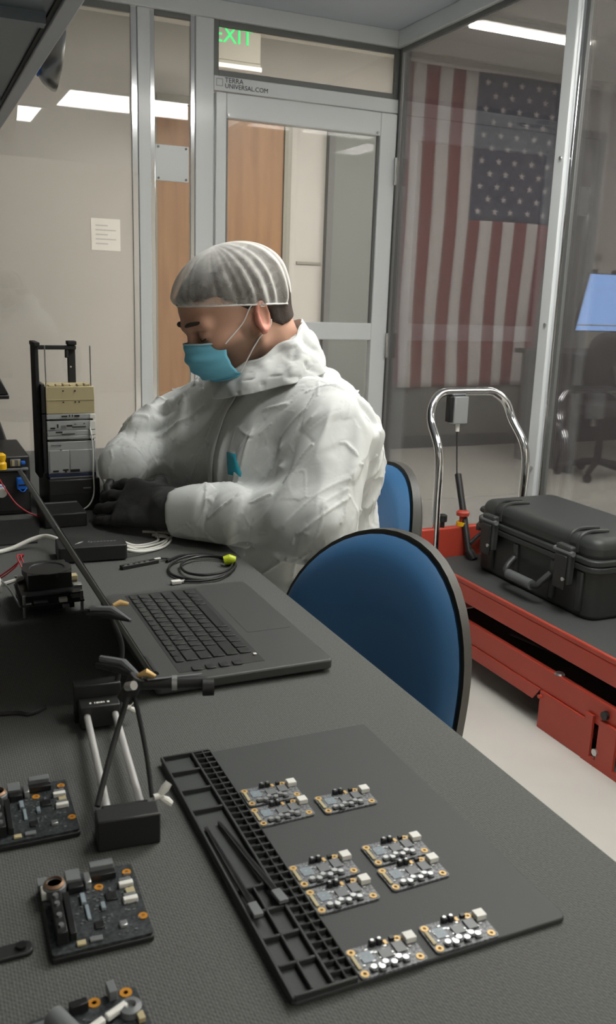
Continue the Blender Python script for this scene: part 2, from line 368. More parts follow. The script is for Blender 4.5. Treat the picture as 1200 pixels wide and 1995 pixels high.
# far wall frame (plane y = CY)
post('trim_1', (.938, CY-.02, 0), (.990, CY+.04, CH-.07))
post('trim_2', (1.182, CY-.02, 0), (1.262, CY+.04, CH-.07))
post('trim_3', (CX-.005, CY-.02, 0), (CX+.05, CY+.04, CH-.07), 'gasket')
post('trim_4', (-1.2, CY-.03, CH-.07), (CX+.05, CY+.05, CH))              # header beam
post('trim_5', (1.262, CY-.02, 2.055), (CX-.005, CY+.04, 2.115))          # beam above the door
post('trim_6', (-1.2, CY-.02, 0), (.938, CY+.04, .10)); post('trim_7', (.99, CY-.02, 0), (1.182, CY+.04, .10))
def window(name, x0, x1, z0, z1, g=.022, bright=True):
    w = sroot(name)
    boxes('pane', M['pane'], w, [((x0, CY+.006, z0), (x1, CY+.011, z1))])
    for lo, hi in (((x0, CY-.012, z0), (x0+g, CY+.006, z1)), ((x1-g, CY-.012, z0), (x1, CY+.006, z1))):
        boxes('edge_strip', M['chrome' if bright else 'gasket'], w, [(lo, hi)], .002)
    boxes('edge_strip', M['gasket'], w, [((x0+g, CY-.012, z1-g), (x1-g, CY+.006, z1))], .002)
    boxes('edge_strip', M['gasket'], w, [((x0+g, CY-.012, z0), (x1-g, CY+.006, z0+g))], .002)
    return w
window('window_1', -1.2, .938, .10, CH-.07, .026)
window('window_2', .99, 1.182, .10, CH-.07, .02)
w3 = window('window_3', 1.262, CX-.005, 2.115, CH-.07, .024, False)
# side wall frame (plane x = CX)
post('trim_8', (CX-.03, -1.4, CH-.07), (CX+.05, CY-.03, CH))
post('trim_9', (CX-.025, 2.645, 0), (CX+.035, 2.70, CH-.07))
struct(boxes('trim_10', M['chrome'], None, [((CX-.012, 2.622, .02), (CX+.012, 2.645, CH-.075))], .004))
post('trim_11', (CX-.02, -1.4, 0), (CX+.04, 2.645, .08)); post('trim_12', (CX-.02, 2.70, 0), (CX+.04, CY-.02, .08))
for nm, y0, y1 in (('window_4', 2.70, CY-.02), ('window_5', .9, 2.622)):
    w = sroot(nm); boxes('pane', M['pane2'], w, [((CX+.004, y0, .08), (CX+.009, y1, CH-.07))])
    boxes('edge_strip', M['gasket'], w, [((CX-.01, y1-.02, .08), (CX+.004, y1, CH-.07))], .002)
    boxes('edge_strip', M['gasket'], w, [((CX-.01, y0, CH-.09), (CX+.004, y1-.02, CH-.07))], .002)
# the clean room door
d3 = sroot('door_3', (1.268, CY-.018, 0)); W = CX-.013-1.268; ZT = 2.05
def rail(name, lo, hi): boxes(name, M['frame'], d3, [(lo, hi)], .004)
rail('stile', (0, -.012, .02), (.048, .03, ZT)); rail('stile', (W-.085, -.012, .02), (W, .03, ZT))
rail('top_rail', (.048, -.012, 1.95), (W-.085, .03, ZT)); rail('middle_rail', (.048, -.012, 1.025), (W-.085, .03, 1.105)); rail('bottom_rail', (.048, -.012, .02), (W-.085, .03, .2))
boxes('pane', M['pane'], d3, [((.048, .012, 1.105), (W-.085, .017, 1.95))]); boxes('pane', M['pane'], d3, [((.048, .012, .2), (W-.085, .017, 1.025))])
for x in (.048, W-.085-.01): boxes('glazing_bead', M['gasket'], d3, [((x, -.004, 1.105), (x+.01, .012, 1.95))])
for x in (.056, W-.10): MB().cyl((x, -.013, 1.962), (x, -.02, 1.962), .006).build('screw', M['steel'], d3)
for z in (1.80, 1.0, .3): MB().cyl((W-.004, -.022, z-.06), (W-.004, -.022, z+.06), .009).build('hinge', M['chrome'], d3)
# maker's label on the beam above the door
lb = thing('frame_label', 'small printed maker label with square logo above the clean room door', 'label', (1.268, CY-.0205, 2.066))
b = MB(); b.b2((.004, -.0008, .008), (.034, 0, .011)); b.b2((.004, -.0008, .035), (.034, 0, .038)); b.b2((.004, -.0008, .011), (.007, 0, .035)); b.b2((.031, -.0008, .011), (.034, 0, .035))
b.build('square_logo', M['ink_soft'], lb)
text('lettering', 'TERRA', M['ink'], lb, .028, (.042, -.001, .025), (R(90), 0, 0), .0003)
text('lettering', 'UNIVERSAL.COM', M['ink'], lb, .026, (.042, -.001, .003), (R(90), 0, 0), .0003)
# blank plate in the narrow pane
pl = thing('cover_plate', 'square white blank plate with four corner screws on the narrow pane', 'plate', (1.083, CY+.004, 1.75))
boxes('plate', M['frame'], pl, [((-.073, -.014, -.072), (.073, -.002, .072))], .002)
for sx in (-1, 1):
    for sz in (-1, 1): MB().cyl((sx*.06, -.0145, sz*.062), (sx*.06, -.018, sz*.062), .005, n=10).build('screw', M['gasket'], pl)
# fixing bolts on the side posts
for z in (1.72, 1.15, .62):
    o = MB().cyl((CX-.026, 2.66, z), (CX-.032, 2.66, z), .007, n=10).build('bolt', M['chrome'], bpy.data.objects['trim_9'])
# ceiling light panels of the clean room
def cpanel(x0, x1, y0, y1, lab):
    t = thing('light_panel', lab, 'ceiling light', ((x0+x1)/2, (y0+y1)/2, CH)); w, d = (x1-x0)/2, (y1-y0)/2
    boxes('frame', M['frame'], t, [((-w, -d, -.012), (w, -d+.025, 0)), ((-w, d-.025, -.012), (w, d, 0)), ((-w, -d+.025, -.012), (-w+.025, d-.025, 0)), ((w-.025, -d+.025, -.012), (w, d-.025, 0))])
    boxes('diffuser', M['panel_on'], t, [((-w+.025, -d+.025, -.008), (w-.025, d-.025, -.004))])
cpanel(.99, 2.06, 1.32, 1.92, 'bright ceiling light panel mirrored in the narrow pane beside the door')
cpanel(.70, .97, .58, 1.23, 'bright ceiling light panel mirrored as the small patch at far left')
# overhead shelf along the left
t = thing('overhead_shelf', 'grey steel shelf hanging over the left of the work table', 'shelf', (0, 0, 1.80))
boxes('shelf_board', M['shelf_dark'], t, [((-.60, .2, .012), (.335, 3.84, .03))])
boxes('front_rim', M['shelf'], t, [((.345, .2, 0), (.385, 3.84, .055))], .004)
boxes('rim_gap', M['black_matte'], t, [((.335, .2, .006), (.345, 3.84, .04))])
boxes('cross_rib', M['shelf_dark'], t, [((-.60, 2.2, -.012), (.33, 2.24, .012))]); boxes('cross_rib', M['shelf_dark'], t, [((-.60, 3.2, -.012), (.33, 3.24, .012))])
for y in (.9, 3.3): boxes('hanger', M['shelf'], t, [((-.55, y, .03), (-.51, y+.04, .60))])
t = thing('round_lamp', 'round grey metal lamp head hung behind the edge of the overhead shelf', 'lamp', (.52, 3.25, 1.965))
b = MB(); b.T = Matrix.Rotation(R(-82), 4, 'Y'); b.lathe([(.03, .075), (.055, .07), (.095, .035), (.112, .004), (.112, -.006), (.10, -.006), (.05, .0), (.0, 0)], 32); b.build('shade', M['steel'], t)
b = MB(); b.T = Matrix.Rotation(R(-82), 4, 'Y'); b.lathe([(.026, .12), (.034, .1), (.034, .07)], 20); b.build('socket', M['black'], t)
b = MB(); b.T = Matrix.Rotation(R(-82), 4, 'Y'); b.lathe([(.070, .0575), (.078, .0525), (.079, .054), (.071, .059)], 24); b.build('blue_ring', M['blue'], t)
MB().tube(spline([(-.10, 0, .02), (-.16, 0, .06), (-.15, 0, -.15+.03)]), .01).build('arm', M['steel'], t)

# ------------------------------------------------------------------ red lift cart
ct = thing('lift_cart', 'red scissor lift cart with black deck and chrome push handle by the side pane', 'cart', (1.65, 1.75, 0))
# local: x 0..0.47 across, y -0.85..0.86 along (far end +)
boxes('deck_frame', M['red'], ct, [((0, -.85, .245), (.47, .86, .305)), ((0, -.85, .305), (.012, .86, .322)), ((.458, -.85, .305), (.47, .86, .322))], .004)
boxes('deck_mat', M['deck'], ct, [((.012, -.845, .305), (.458, .86, .318))])
boxes('base_beam', M['red'], ct, [((.0, -.8, .115), (.018, .78, .188))], .004); boxes('base_beam', M['red'], ct, [((.452, -.8, .115), (.47, .78, .188))], .004)
b = MB(); b.T = Matrix.Rotation(R(90), 4, 'X') @ Matrix.Identity(4)
def yz_prism(bb, poly, x0, x1):
    n = len(poly); vs = [(x0, y, z) for y, z in poly]+[(x1, y, z) for y, z in poly]
    return bb.add(vs, [tuple(range(n)), tuple(range(2*n-1, n-1, -1))]+[(i, n+i, n+(i+1) % n, (i+1) % n) for i in range(n)])
b = MB(); yz_prism(b, [(.59, .118), (.58, .075), (.20, .075), (.168, .118)], -.006, .0); b.build('skirt_plate', M['red'], ct, .002)
boxes('wheel_guard', M['red'], ct, [((-.008, -.035, .0), (.0, .165, .118)), ((0, .15, .02), (.06, .165, .118))], .002)
b = MB(); yz_prism(b, [(-.03, .14), (-.06, .14), (-.06, .02), (-.35, .02), (-.35, .0), (-.03, .0)], -.010, -.002); yz_prism(b, [(-.085, .14), (-.15, .14), (-.15, .02), (-.085, .02)], -.010, -.002); b.build('bracket_plate', M['red'], ct)
MB().cyl((-.012, -.10, .16), (-.002, -.10, .16), .012, n=14).build('pivot_bolt', M['black'], ct)
MB().cyl((-.016, -.085, .045), (-.009, -.085, .045), .010, n=14).build('bolt', M['silver'], ct)
MB().cyl((-.016, .16, .10), (-.006, .16, .10), .006, n=10).build('bolt', M['red'], ct)
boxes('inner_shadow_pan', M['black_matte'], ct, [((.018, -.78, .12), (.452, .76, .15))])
for s, y in ((1, -.2), (-1, -.2)):
    x = .10 if s > 0 else .36
    b = MB(); yz_prism(b, [(-.6, .15), (-.56, .15), (.5, .243), (.46, .243)], x, x+.015); b.build('scissor_arm', M['black'], ct)
    b = MB(); yz_prism(b, [(.5, .15), (.46, .15), (-.6, .243), (-.56, .243)], x+.02, x+.035); b.build('scissor_arm', M['black'], ct)
for x in (.05, .39):
    for y in (-.70, -.02, .70):
        w = MB().cyl((x, y, .058), (x+.035, y, .058), .057, n=24).build('wheel', M['black'], ct, .004)
        MB().cyl((x-.004, y, .058), (x+.039, y, .058), .02, n=14).build('hub', M['steel'], w)
b = MB(); yz_prism(b, [(.66, .165), (.60, .165), (.56, .12), (.62, .12)], -.005, .002); b.build('foot_bracket', M['black'], ct)
o = MB(); o.lathe([(.015, 0), (.012, .005), (.001, .006)], 14, (.010, .11, .1882)); o.build('cap', M['silver'], ct)
boxes('end_plate', M['red'], ct, [((-.03, .872, .10), (.34, .90, .425))], .006)
# the chrome push handle : two legs, kinked, one arch
hp = [(.055, .88, .30), (.055, .885, .50), (.05, .885, .695), (.056, .96, .80), (.075, .985, .862), (.12, 1.0, .898), (.19, 1.002, .902), (.28, 1.002, .902), (.345, 1.0, .898), (.392, .985, .862), (.41, .96, .80), (.425, .885, .69), (.43, .885, .5), (.43, .88, .30)]
MB().tube(spline(hp, 8), .0155, 14).build('push_handle', M['chrome'], ct)
hb = boxes('lever_box', M['alu'], ct, [((.165, .98, .785), (.225, 1.02, .886))], .004)
boxes('lever_side', M['black'], hb, [((.148, .985, .79), (.164, 1.015, .886))], .003)
MB().cyl((.196, 1.0, .755), (.196, 1.0, .785), .008, n=12).build('cable_nipple', M['white'], hb)
MB().tube(spline([(.196, 1.0, .756), (.193, .985, .66), (.19, .97, .585)]), .0028, 6).build('release_cable', M['black'], ct)
MB().cyl((.19, .965, .60), (.165, .82, .335), .0125, n=14).build('pump_rod', M['black'], ct)
MB().cyl((.172, .80, .318), (.165, .822, .345), .018, n=14).build('rod_foot', M['black'], ct)
MB().tube(spline([(.17, .83, .37), (.25, .85, .40), (.33, .80, .37)]), .008, 8).build('pedal_rod', M['black'], ct)
es = MB(); es.lathe([(.022, 0), (.022, .014)], 20, (.17, .886, .4252)); es = es.build('stop_button', M['yellow'], ct)
b = MB(); b.lathe([(.012, 0), (.012, .02), (.024, .024), (.024, .036), (.018, .042)], 20, (.17, .886, .4394)); b.build('button_head', M['red'], es)
b = MB(); b.lathe([(.008, 0), (.008, .018), (.016, .022), (.016, .044), (.01, .048)], 16, (.085, .886, .4252)); b.build('knob', M['black'], ct)

# ------------------------------------------------------------------ rugged case on the deck
cs = thing('rugged_case', 'black rugged equipment case with latches lying on the red cart', 'case', (1.768, 1.885, .3185))
L, D, H, HL = .605, .335, .248, .165           # along y, across x, height, lid seam
def rb(bb, lo, hi, r):
    w, d = hi[0]-lo[0], hi[1]-lo[1]
    bb.prism(rrect((lo[0]+hi[0])/2, (lo[1]+hi[1])/2, w, d, r, 6), lo[2], hi[2])
b = MB(); rb(b, (.012, .012, 0), (D-.012, L-.012, HL), .04); b.build('case_body', M['case'], cs, .012, seg=3)
b = MB(); rb(b, (.010, .010, HL+.004), (D-.010, L-.010, H), .045); b.build('case_lid', M['case'], cs, .03, seg=4)
b = MB(); rb(b, (0, 0, HL-.018), (D, L, HL+.002), .04); b.build('rim', M['case'], cs, .004)
b = MB(); rb(b, (0, 0, HL+.0035), (D, L, HL+.022), .04); b.build('rim', M['case'], cs, .004)
for y in (.11, .49):
    l = boxes('latch', M['case'], cs, [((-.026, y-.034, HL-.07), (-.002, y+.034, HL+.05))], .006)
    boxes('latch_lever', M['black'], l, [((-.034, y-.026, HL-.085), (-.026, y+.026, HL+.02))], .004)
    MB().cyl((-.02, y-.042, HL+.03), (-.02, y+.042, HL+.03), .008, n=10).build('latch_pin', M['chip'], l)
    MB().cyl((-.03, y-.02, HL-.05), (-.036, y-.02, HL-.05), .006, n=10).build('rivet', M['silver'], l)
for y in (.09, .13, .47, .51): MB().tube(spline([(.012, y, HL+.03), (.018, y, H-.012), (.05, y, H+.0045), (.12, y, H+.002)], 5), .007, 8).build('lid_rib', M['case'], cs)
for y in (.06, .18, .37, .50): boxes('body_rib', M['case'], cs, [((.002, y-.012, .02), (.014, y+.012, HL-.02))], .004)
hd = MB().tube(spline([(.0, .185, .10), (-.03, .19, .075), (-.04, .21, .058), (-.04, .34, .058), (-.03, .36, .075), (0, .365, .10)], 5), .010, 10).build('carry_handle', M['case'], cs)
b = MB(); b.cyl((-.042, .215, .057), (-.042, .335, .057), .0165, n=14); b.build('grip', M['case_light'], hd)
b = MB(); b.lathe([(.016, 0), (.016, .02), (.01, .026)], 16, (.03, L+.0, .13)); b.build('valve_knob', M['case'], cs)
o = MB().tube(spline([(.05, L-.012, HL+.03), (.05, L+.02, HL+.035), (.16, L+.03, HL+.035), (.26, L+.02, HL+.035), (.26, L-.012, HL+.03)], 4), .010, 8).build('end_handle', M['case'], cs)
boxes('lid_recess', M['case_light'], cs, [((.075, .07, H), (D-.06, L-.07, H+.0012))]) if False else None

# ------------------------------------------------------------------ blue chairs
def make_chair(label, loc, rz):
    t = thing('task_chair', label, 'chair', loc, rz, 'blue task chairs at the table')
    # local: +x is the facing direction of the backrest (sitter looks to +x)
    W, Z0, Z1 = .395, .44, .848
    def outline(a):
        c, s = math.cos(a), math.sin(a)
        p = 2.05 if s > 0 else 3.0
        k = (abs(c)**p+abs(s)**p)**(-1/p)
        return c*k*W/2*(1.0 if s < 0 else 1.0), (Z0+Z1)/2+s*k*(Z1-Z0)/2
    def srf(x0, bul, sc=1.0):
        def g(u, v):
            y, z = outline(2*math.pi*u); zc = (Z0+Z1)/2
            y *= v*sc; z = zc+(z-zc)*v*sc
            x = x0+bul*(1-v**4)**.6+.10*(y/(W/2))**2*.45-.13*(z-Z0)+.02
            return (x, y, z)
        return g
    b = MB(); b.sheet(srf(0, .045), 48, 14, True); b.sheet(srf(-.004, -.0, 1.0), 48, 14, True)
    b.build('back_pad', M['vinyl'], t, smooth=60)
    b = MB(); b.sheet(srf(-.006, .0, 1.035), 48, 10, True); b.sheet(srf(-.026, -.02, 1.03), 48, 10, True)
    def rimf(u, v): 
        p = Vector(srf(-.006, 0, 1.035)(u, 1)); q = Vector(srf(-.026, 0, 1.03)(u, 1)); return tuple(p.lerp(q, v))
    b.sheet(rimf, 48, 2, True); b.build('back_shell', M['shell'], t, smooth=50)
    sb = MB(); sb.prism(rrect(.25, 0, .44, .46, .12, 7), .415, .46); sb.build('seat', M['vinyl'], t, .018, seg=3)
    sb = MB(); sb.prism(rrect(.25, 0, .45, .47, .12, 7), .39, .412); sb.build('seat_pan', M['shell'], t, .004)
    MB().tube(spline([(-.07, 0, .62), (-.09, 0, .45), (.02, 0, .375), (.2, 0, .375)], 5), .02, 10).build('back_bar', M['shell'], t)
    MB().cyl((.25, 0, .09), (.25, 0, .39), .025).build('gas_stem', M['black'], t)
    MB().cyl((.25, 0, .07), (.25, 0, .13), .04).build('base_hub', M['black'], t)
    for k in range(5):
        a = k*2*math.pi/5+.3; e = (.25+.27*math.cos(a), .27*math.sin(a), .075)
        l = MB().tube([(.25, 0, .10), e], [.026, .018]).build('leg', M['black'], t)
        MB().cyl((e[0], e[1]-.013, .028), (e[0], e[1]+.013, .028), .028).build('caster', M['black'], l)
    return t
make_chair('blue vinyl task chair with black shell, empty, nearest at the table edge', (.682, 1.212, 0), R(180+20))
make_chair('blue vinyl task chair the person in white is sitting on', (.985, 1.775, 0), R(180))

# ------------------------------------------------------------------ work table
TZ = .75
tb = thing('work_table', 'long work table covered with a dark grey woven anti-static mat', 'table', (0, 0, 0))
b = MB(); b.prism(rrect(-.053, 1.17, 1.194, 2.74, .012, 3), TZ-.032, TZ-.004); b.build('table_top', M['table_under'], tb)
b = MB(); b.prism(rrect(-.053, 1.17, 1.194, 2.74, .012, 3), TZ-.004, TZ); b.build('woven_mat', M['table'], tb)
for x in (-.6, .20):
    for y in (-.12, 2.45): boxes('leg', M['black'], tb, [((x-.03, y-.03, 0), (x+.03, y+.03, TZ-.032))], .003)
boxes('apron', M['black'], tb, [((-.6, 2.43, TZ-.09), (.2, 2.47, TZ-.032))])

# ------------------------------------------------------------------ laptop
lp = thing('laptop', 'open black laptop with its screen turned away, on the dark mat', 'laptop', (.247, .968, TZ))
LL, LD = .345, .237                     # along y, along x
b = MB(); b.prism(rrect(LD/2, LL/2, LD, LL, .008, 4), .004, .0175); b.build('base', M['laptop'], lp, .0025)
for x in (.02, LD-.02):
    b = MB(); b.prism(rrect(x, LL/2, .012, LL-.05, .005, 3), 0, .0042); b.build('foot_strip', M['black'], lp)
boxes('keyboard_well', M['black_soft'], lp, [((.036, .026, .0172), (.150, LL-.014, .0178))])
b = MB(); b.prism(rrect(.196, LL/2+.01, .066, .115, .004, 3), .0172, .0178); b.build('touchpad', M['laptop'], lp, 0)
keyw = {}
def key(y, x, wy, wx):
    k = (round(wy, 4), round(wx, 4))
    if k not in keyw:
        b = MB(); b.box((0, 0, 0), (wx, wy, .0016)); b.T = Matrix.Identity(4)
        o = b.build('key', M['key'], lp, .0006, seg=1); keyw[k] = o
        m_ = MB(); m_.b2((-.0012, -.001, .0008), (.0012, .0012, .001)); 
    else:
        o = keyw[k].copy(); COL.objects.link(o)
    o.location = (x, y, .0188); return o
# rows run along y: the far end (larger y) is the left hand side of the keyboard
rows = [[1]*14, [1]*13+[2], [1.5]+[1]*12+[1.5], [1.8]+[1]*11+[2.2], [2.3]+[1]*10+[2.7], [1, 1, 1, 1, 5.2, 1, 1, 1.1, 1.1, 1.1]]
for r, row in enumerate(rows):
    u = (LL-.075)/sum(row) if True else 0
    y = LL-.02; wx = .0105 if r == 0 else .0158
    x = .043+(0 if r == 0 else .0135+.0182*(r-1)+.003)
    for w in row:
        key(y-w*u/2, x+.003, w*u-.003, wx-.0002); y -= w*u
for k in range(4): key(.030, .052+.018*k+.008, .012, .0125)
for r_, c_ in ((4, .062), (3, .05)): pass
b = MB(); b.b2((.1425, .045, .0196), (.1465, .050, .0199)); b.build('lit_key_mark', M['white'], lp)
# the lid, opened to about 120 degrees
th = R(119); lid = MB(); ax = Vector((math.cos(th), 0, math.sin(th))); nx = Vector((math.sin(th), 0, -math.cos(th)))
lid.T = Matrix(((ax.x, 0, nx.x, .006), (0, 1, 0, 0), (ax.z, 0, nx.z, .0185), (0, 0, 0, 1)))
lid.prism(rrect(.118, LL/2, .234, LL, .007, 4), -.0065, .0); lo_ = lid.build('lid', M['laptop'], lp, .0012)
b = MB(); b.T = lid.T; b.b2((.014, .008, .0001), (.226, LL-.008, .0009)); b.build('screen', M['screen'], lo_)
for y0, y1 in ((.03, .08), (LL-.08, LL-.03)): MB().cyl((.006, y0, .0175), (.006, y1, .0175), .0055, n=12).build('hinge', M['black'], lp)

# ------------------------------------------------------------------ silicone soldering mat
sm = thing('soldering_mat', 'dark grey silicone soldering mat with a strip of compartments at its left edge', 'mat', (.212, .467, TZ))
MW, ML = .239, .350
b = MB(); b.prism(rrect(MW/2, ML/2, MW, ML, .006, 4), 0, .0045); b.build('work_sheet', M['rubber_mat'], sm, .001)
S0 = .032                              # width of the large compartments, then the screw bins to .056
h0, h1 = .0045, .0092
def ribs(lst, name):
    b = MB()
    for x0, y0, x1, y1 in lst: b.b2((x0, y0, h0-.0005), (x1, y1, h1))
    return b.build(name, M['rubber_dark'], sm, .0006, seg=1)
t_ = .0026
outer = [(0, 0, t_, ML), (t_, 0, .052, t_), (t_, ML-t_, .052, ML), (S0, t_, S0+t_, ML-t_)]
ribs(outer, 'compartment_rim')
ribs([(t_, ML-.036*k, S0, ML-.036*k+t_) for k in (1, 2, 3)], 'divider')
ribs([(t_, .120, S0, .120+t_)]+[(t_, .030*k, S0, .030*k+t_) for k in (1, 2, 3)]+[(S0/2, t_, S0/2+t_*.8, .12)], 'divider')
ribs([(S0+t_+.0085*k, t_, S0+t_+.0085*k+.0016, ML-t_) for k in (1, 2)]+[(S0+t_, .0107*k, .052, .0107*k+.0016) for k in range(1, 33)], 'screw_bins')
# two tweezers lying in the long compartment
def tweezers(label, p0, p1, op):
    p0, p1 = Vector(p0), Vector(p1); d = (p1-p0); L_ = d.length
    t = thing('tweezers', label, 'tweezers', p0, math.atan2(d.y, d.x), 'tweezers in the mat compartment')
    for s in (-1, 1):
        pts = spline([(0, 0, .003), (L_*.35, s*op, .003), (L_*.75, s*op*.7, .003), (L_, s*.0006, .003)], 6)
        b = MB(); n = len(pts)
        for i in range(n-1):
            a, c = pts[i], pts[i+1]
            w = .0042*(1-.8*(i/n)**1.5); 
            b.add([(a.x, a.y-w/2, 0), (a.x, a.y+w/2, 0), (a.x, a.y+w/2, .0025), (a.x, a.y-w/2, .0025), (c.x, c.y-w/2, 0), (c.x, c.y+w/2, 0), (c.x, c.y+w/2, .0025), (c.x, c.y-w/2, .0025)],
                  [(0, 1, 5, 4), (3, 7, 6, 2), (0, 4, 7, 3), (1, 2, 6, 5)]+([(0, 3, 2, 1)] if i == 0 else [])+([(4, 5, 6, 7)] if i == n-2 else []))
        b.build('prong', M['chip_b'], t)
    boxes('joint', M['chip'], t, [((-.012, -.004, 0), (.004, .004, .0035))], .0006)
    return t
tweezers('black tweezers along the outer side of the long mat compartment', (.2195, .562, TZ+.0095), (.2190, .683, TZ+.0095), .0007).rotation_euler.y = .034
tweezers('black tweezers slanting across the long compartment beside the screw bins', (.2430, .570, TZ+.0095), (.2325, .687, TZ+.0095), .0007).rotation_euler.y = .034

# ------------------------------------------------------------------ nine small circuit boards
def make_board():
    t = thing('circuit_board', '', 'circuit board')
    w, d = .0555, .0305
    b = MB()
    b.prism([(x+w/2, y+d/2) for x, y in rrect(0, 0, w, d, .003, 3)], .0012, .0028); b.build('board', M['pcb'], t)
    for x, y in ((.004, d-.004), (.0040, .004), (w-.005, .0045), (w-.012, d-.0032)):
        o = MB(); o.lathe([(.0032, 0), (.0032, .0005), (.0014, .0005), (.0014, -.0002)], 16, (x, y, .0028)); o.build('gold_pad', M['gold'], t)
    boxes('edge_connector', M['cream'], t, [((.0012, .0085, .0028), (.0042, .0225, .0042))], .0004)
    boxes('socket', M['white'], t, [((w-.0085, d-.0115, .0028), (w+.0005, d-.0030, .0075))], .0006)
    boxes('chip', M['chip'], t, [((.023, .012, .0028), (.033, .021, .0040))], .0003)
    boxes('chip', M['eblue'], t, [((.008, .013, .0028), (.018, .024, .0034))], .0003)
    boxes('chip', M['chip'], t, [((.036, .013, .0028), (.045, .024, .0042))], .0003)
    for x in (.020, .026):
        boxes('header', M['chip_b'], t, [((x, d-.0045, .0028), (x+.0045, d-.0005, .0072))], .0004)
        MB().cyl((x+.0022, d-.0025, .0072), (x+.0022, d-.0025, .0080), .0013, n=8).build('pin', M['silver'], t)
    boxes('crystal', M['gold'], t, [((.0315, d-.006, .0028), (.0345, d-.001, .0038))], .0003)
    boxes('header', M['chip_b'], t, [((.037, d-.004, .0028), (.041, d-.0008, .0055))], .0003)
    for k, (x, y) in enumerate(((.012, .0055), (.018, .0035), (.0225, .0070), (.0285, .0045), (.034, .0080), (.0385, .0052))):
        c = MB().cyl((x, y, .0028), (x, y, .0062), .0023, n=12).build('capacitor', M['silver'], t)
        boxes('capacitor_base', M['chip_b'], c, [((x-.0026, y-.0026, .0028), (x+.0026, y+.0026, .0036))])
    q = random.Random(3)
    sp = MB()
    for k in range(42):
        x, y = q.uniform(.006, w-.006), q.uniform(.008, d-.005); s = q.uniform(.0005, .0013)
        sp.b2((x-s, y-s*.6, .0028), (x+s, y+s*.6, .0034))
    o = sp.build('small_parts', M['silver'], t); o['kind'] = 'stuff'
    return t
bspec = [(.268, .7015, 'grey circuit board, rear half of the joined pair farthest back on the mat'),
         (.2665, .667, 'grey circuit board, front half of the joined pair farthest back on the mat'),
         (.331, .664, 'single grey circuit board lying right of the farthest joined pair'),
         (.2665, .574, 'grey circuit board, rear half of the middle left joined pair beside the screw bins'),
         (.2665, .540, 'grey circuit board, front half of the middle left joined pair beside the screw bins'),
         (.3375, .577, 'grey circuit board, rear half of the joined pair at the middle right of the mat'),
         (.3355, .543, 'grey circuit board, front half of the joined pair at the middle right of the mat'),
         (.2668, .4665, 'single grey circuit board at the front edge of the mat, left one of two'),
         (.331, .4685, 'single grey circuit board at the front edge of the mat, right one of two')]
b0 = make_board()
for i, (x, y, lab) in enumerate(bspec):
    o = b0 if i == 0 else copy_tree(b0)
    o.location = (x, y, TZ+.0045-.0012+.0002); o.rotation_euler = (0, 0, R((-1, 1, 0, 1, 0, 0, 1, 0, -1)[i])); o['label'] = lab; o['group'] = 'small circuit boards on the soldering mat'

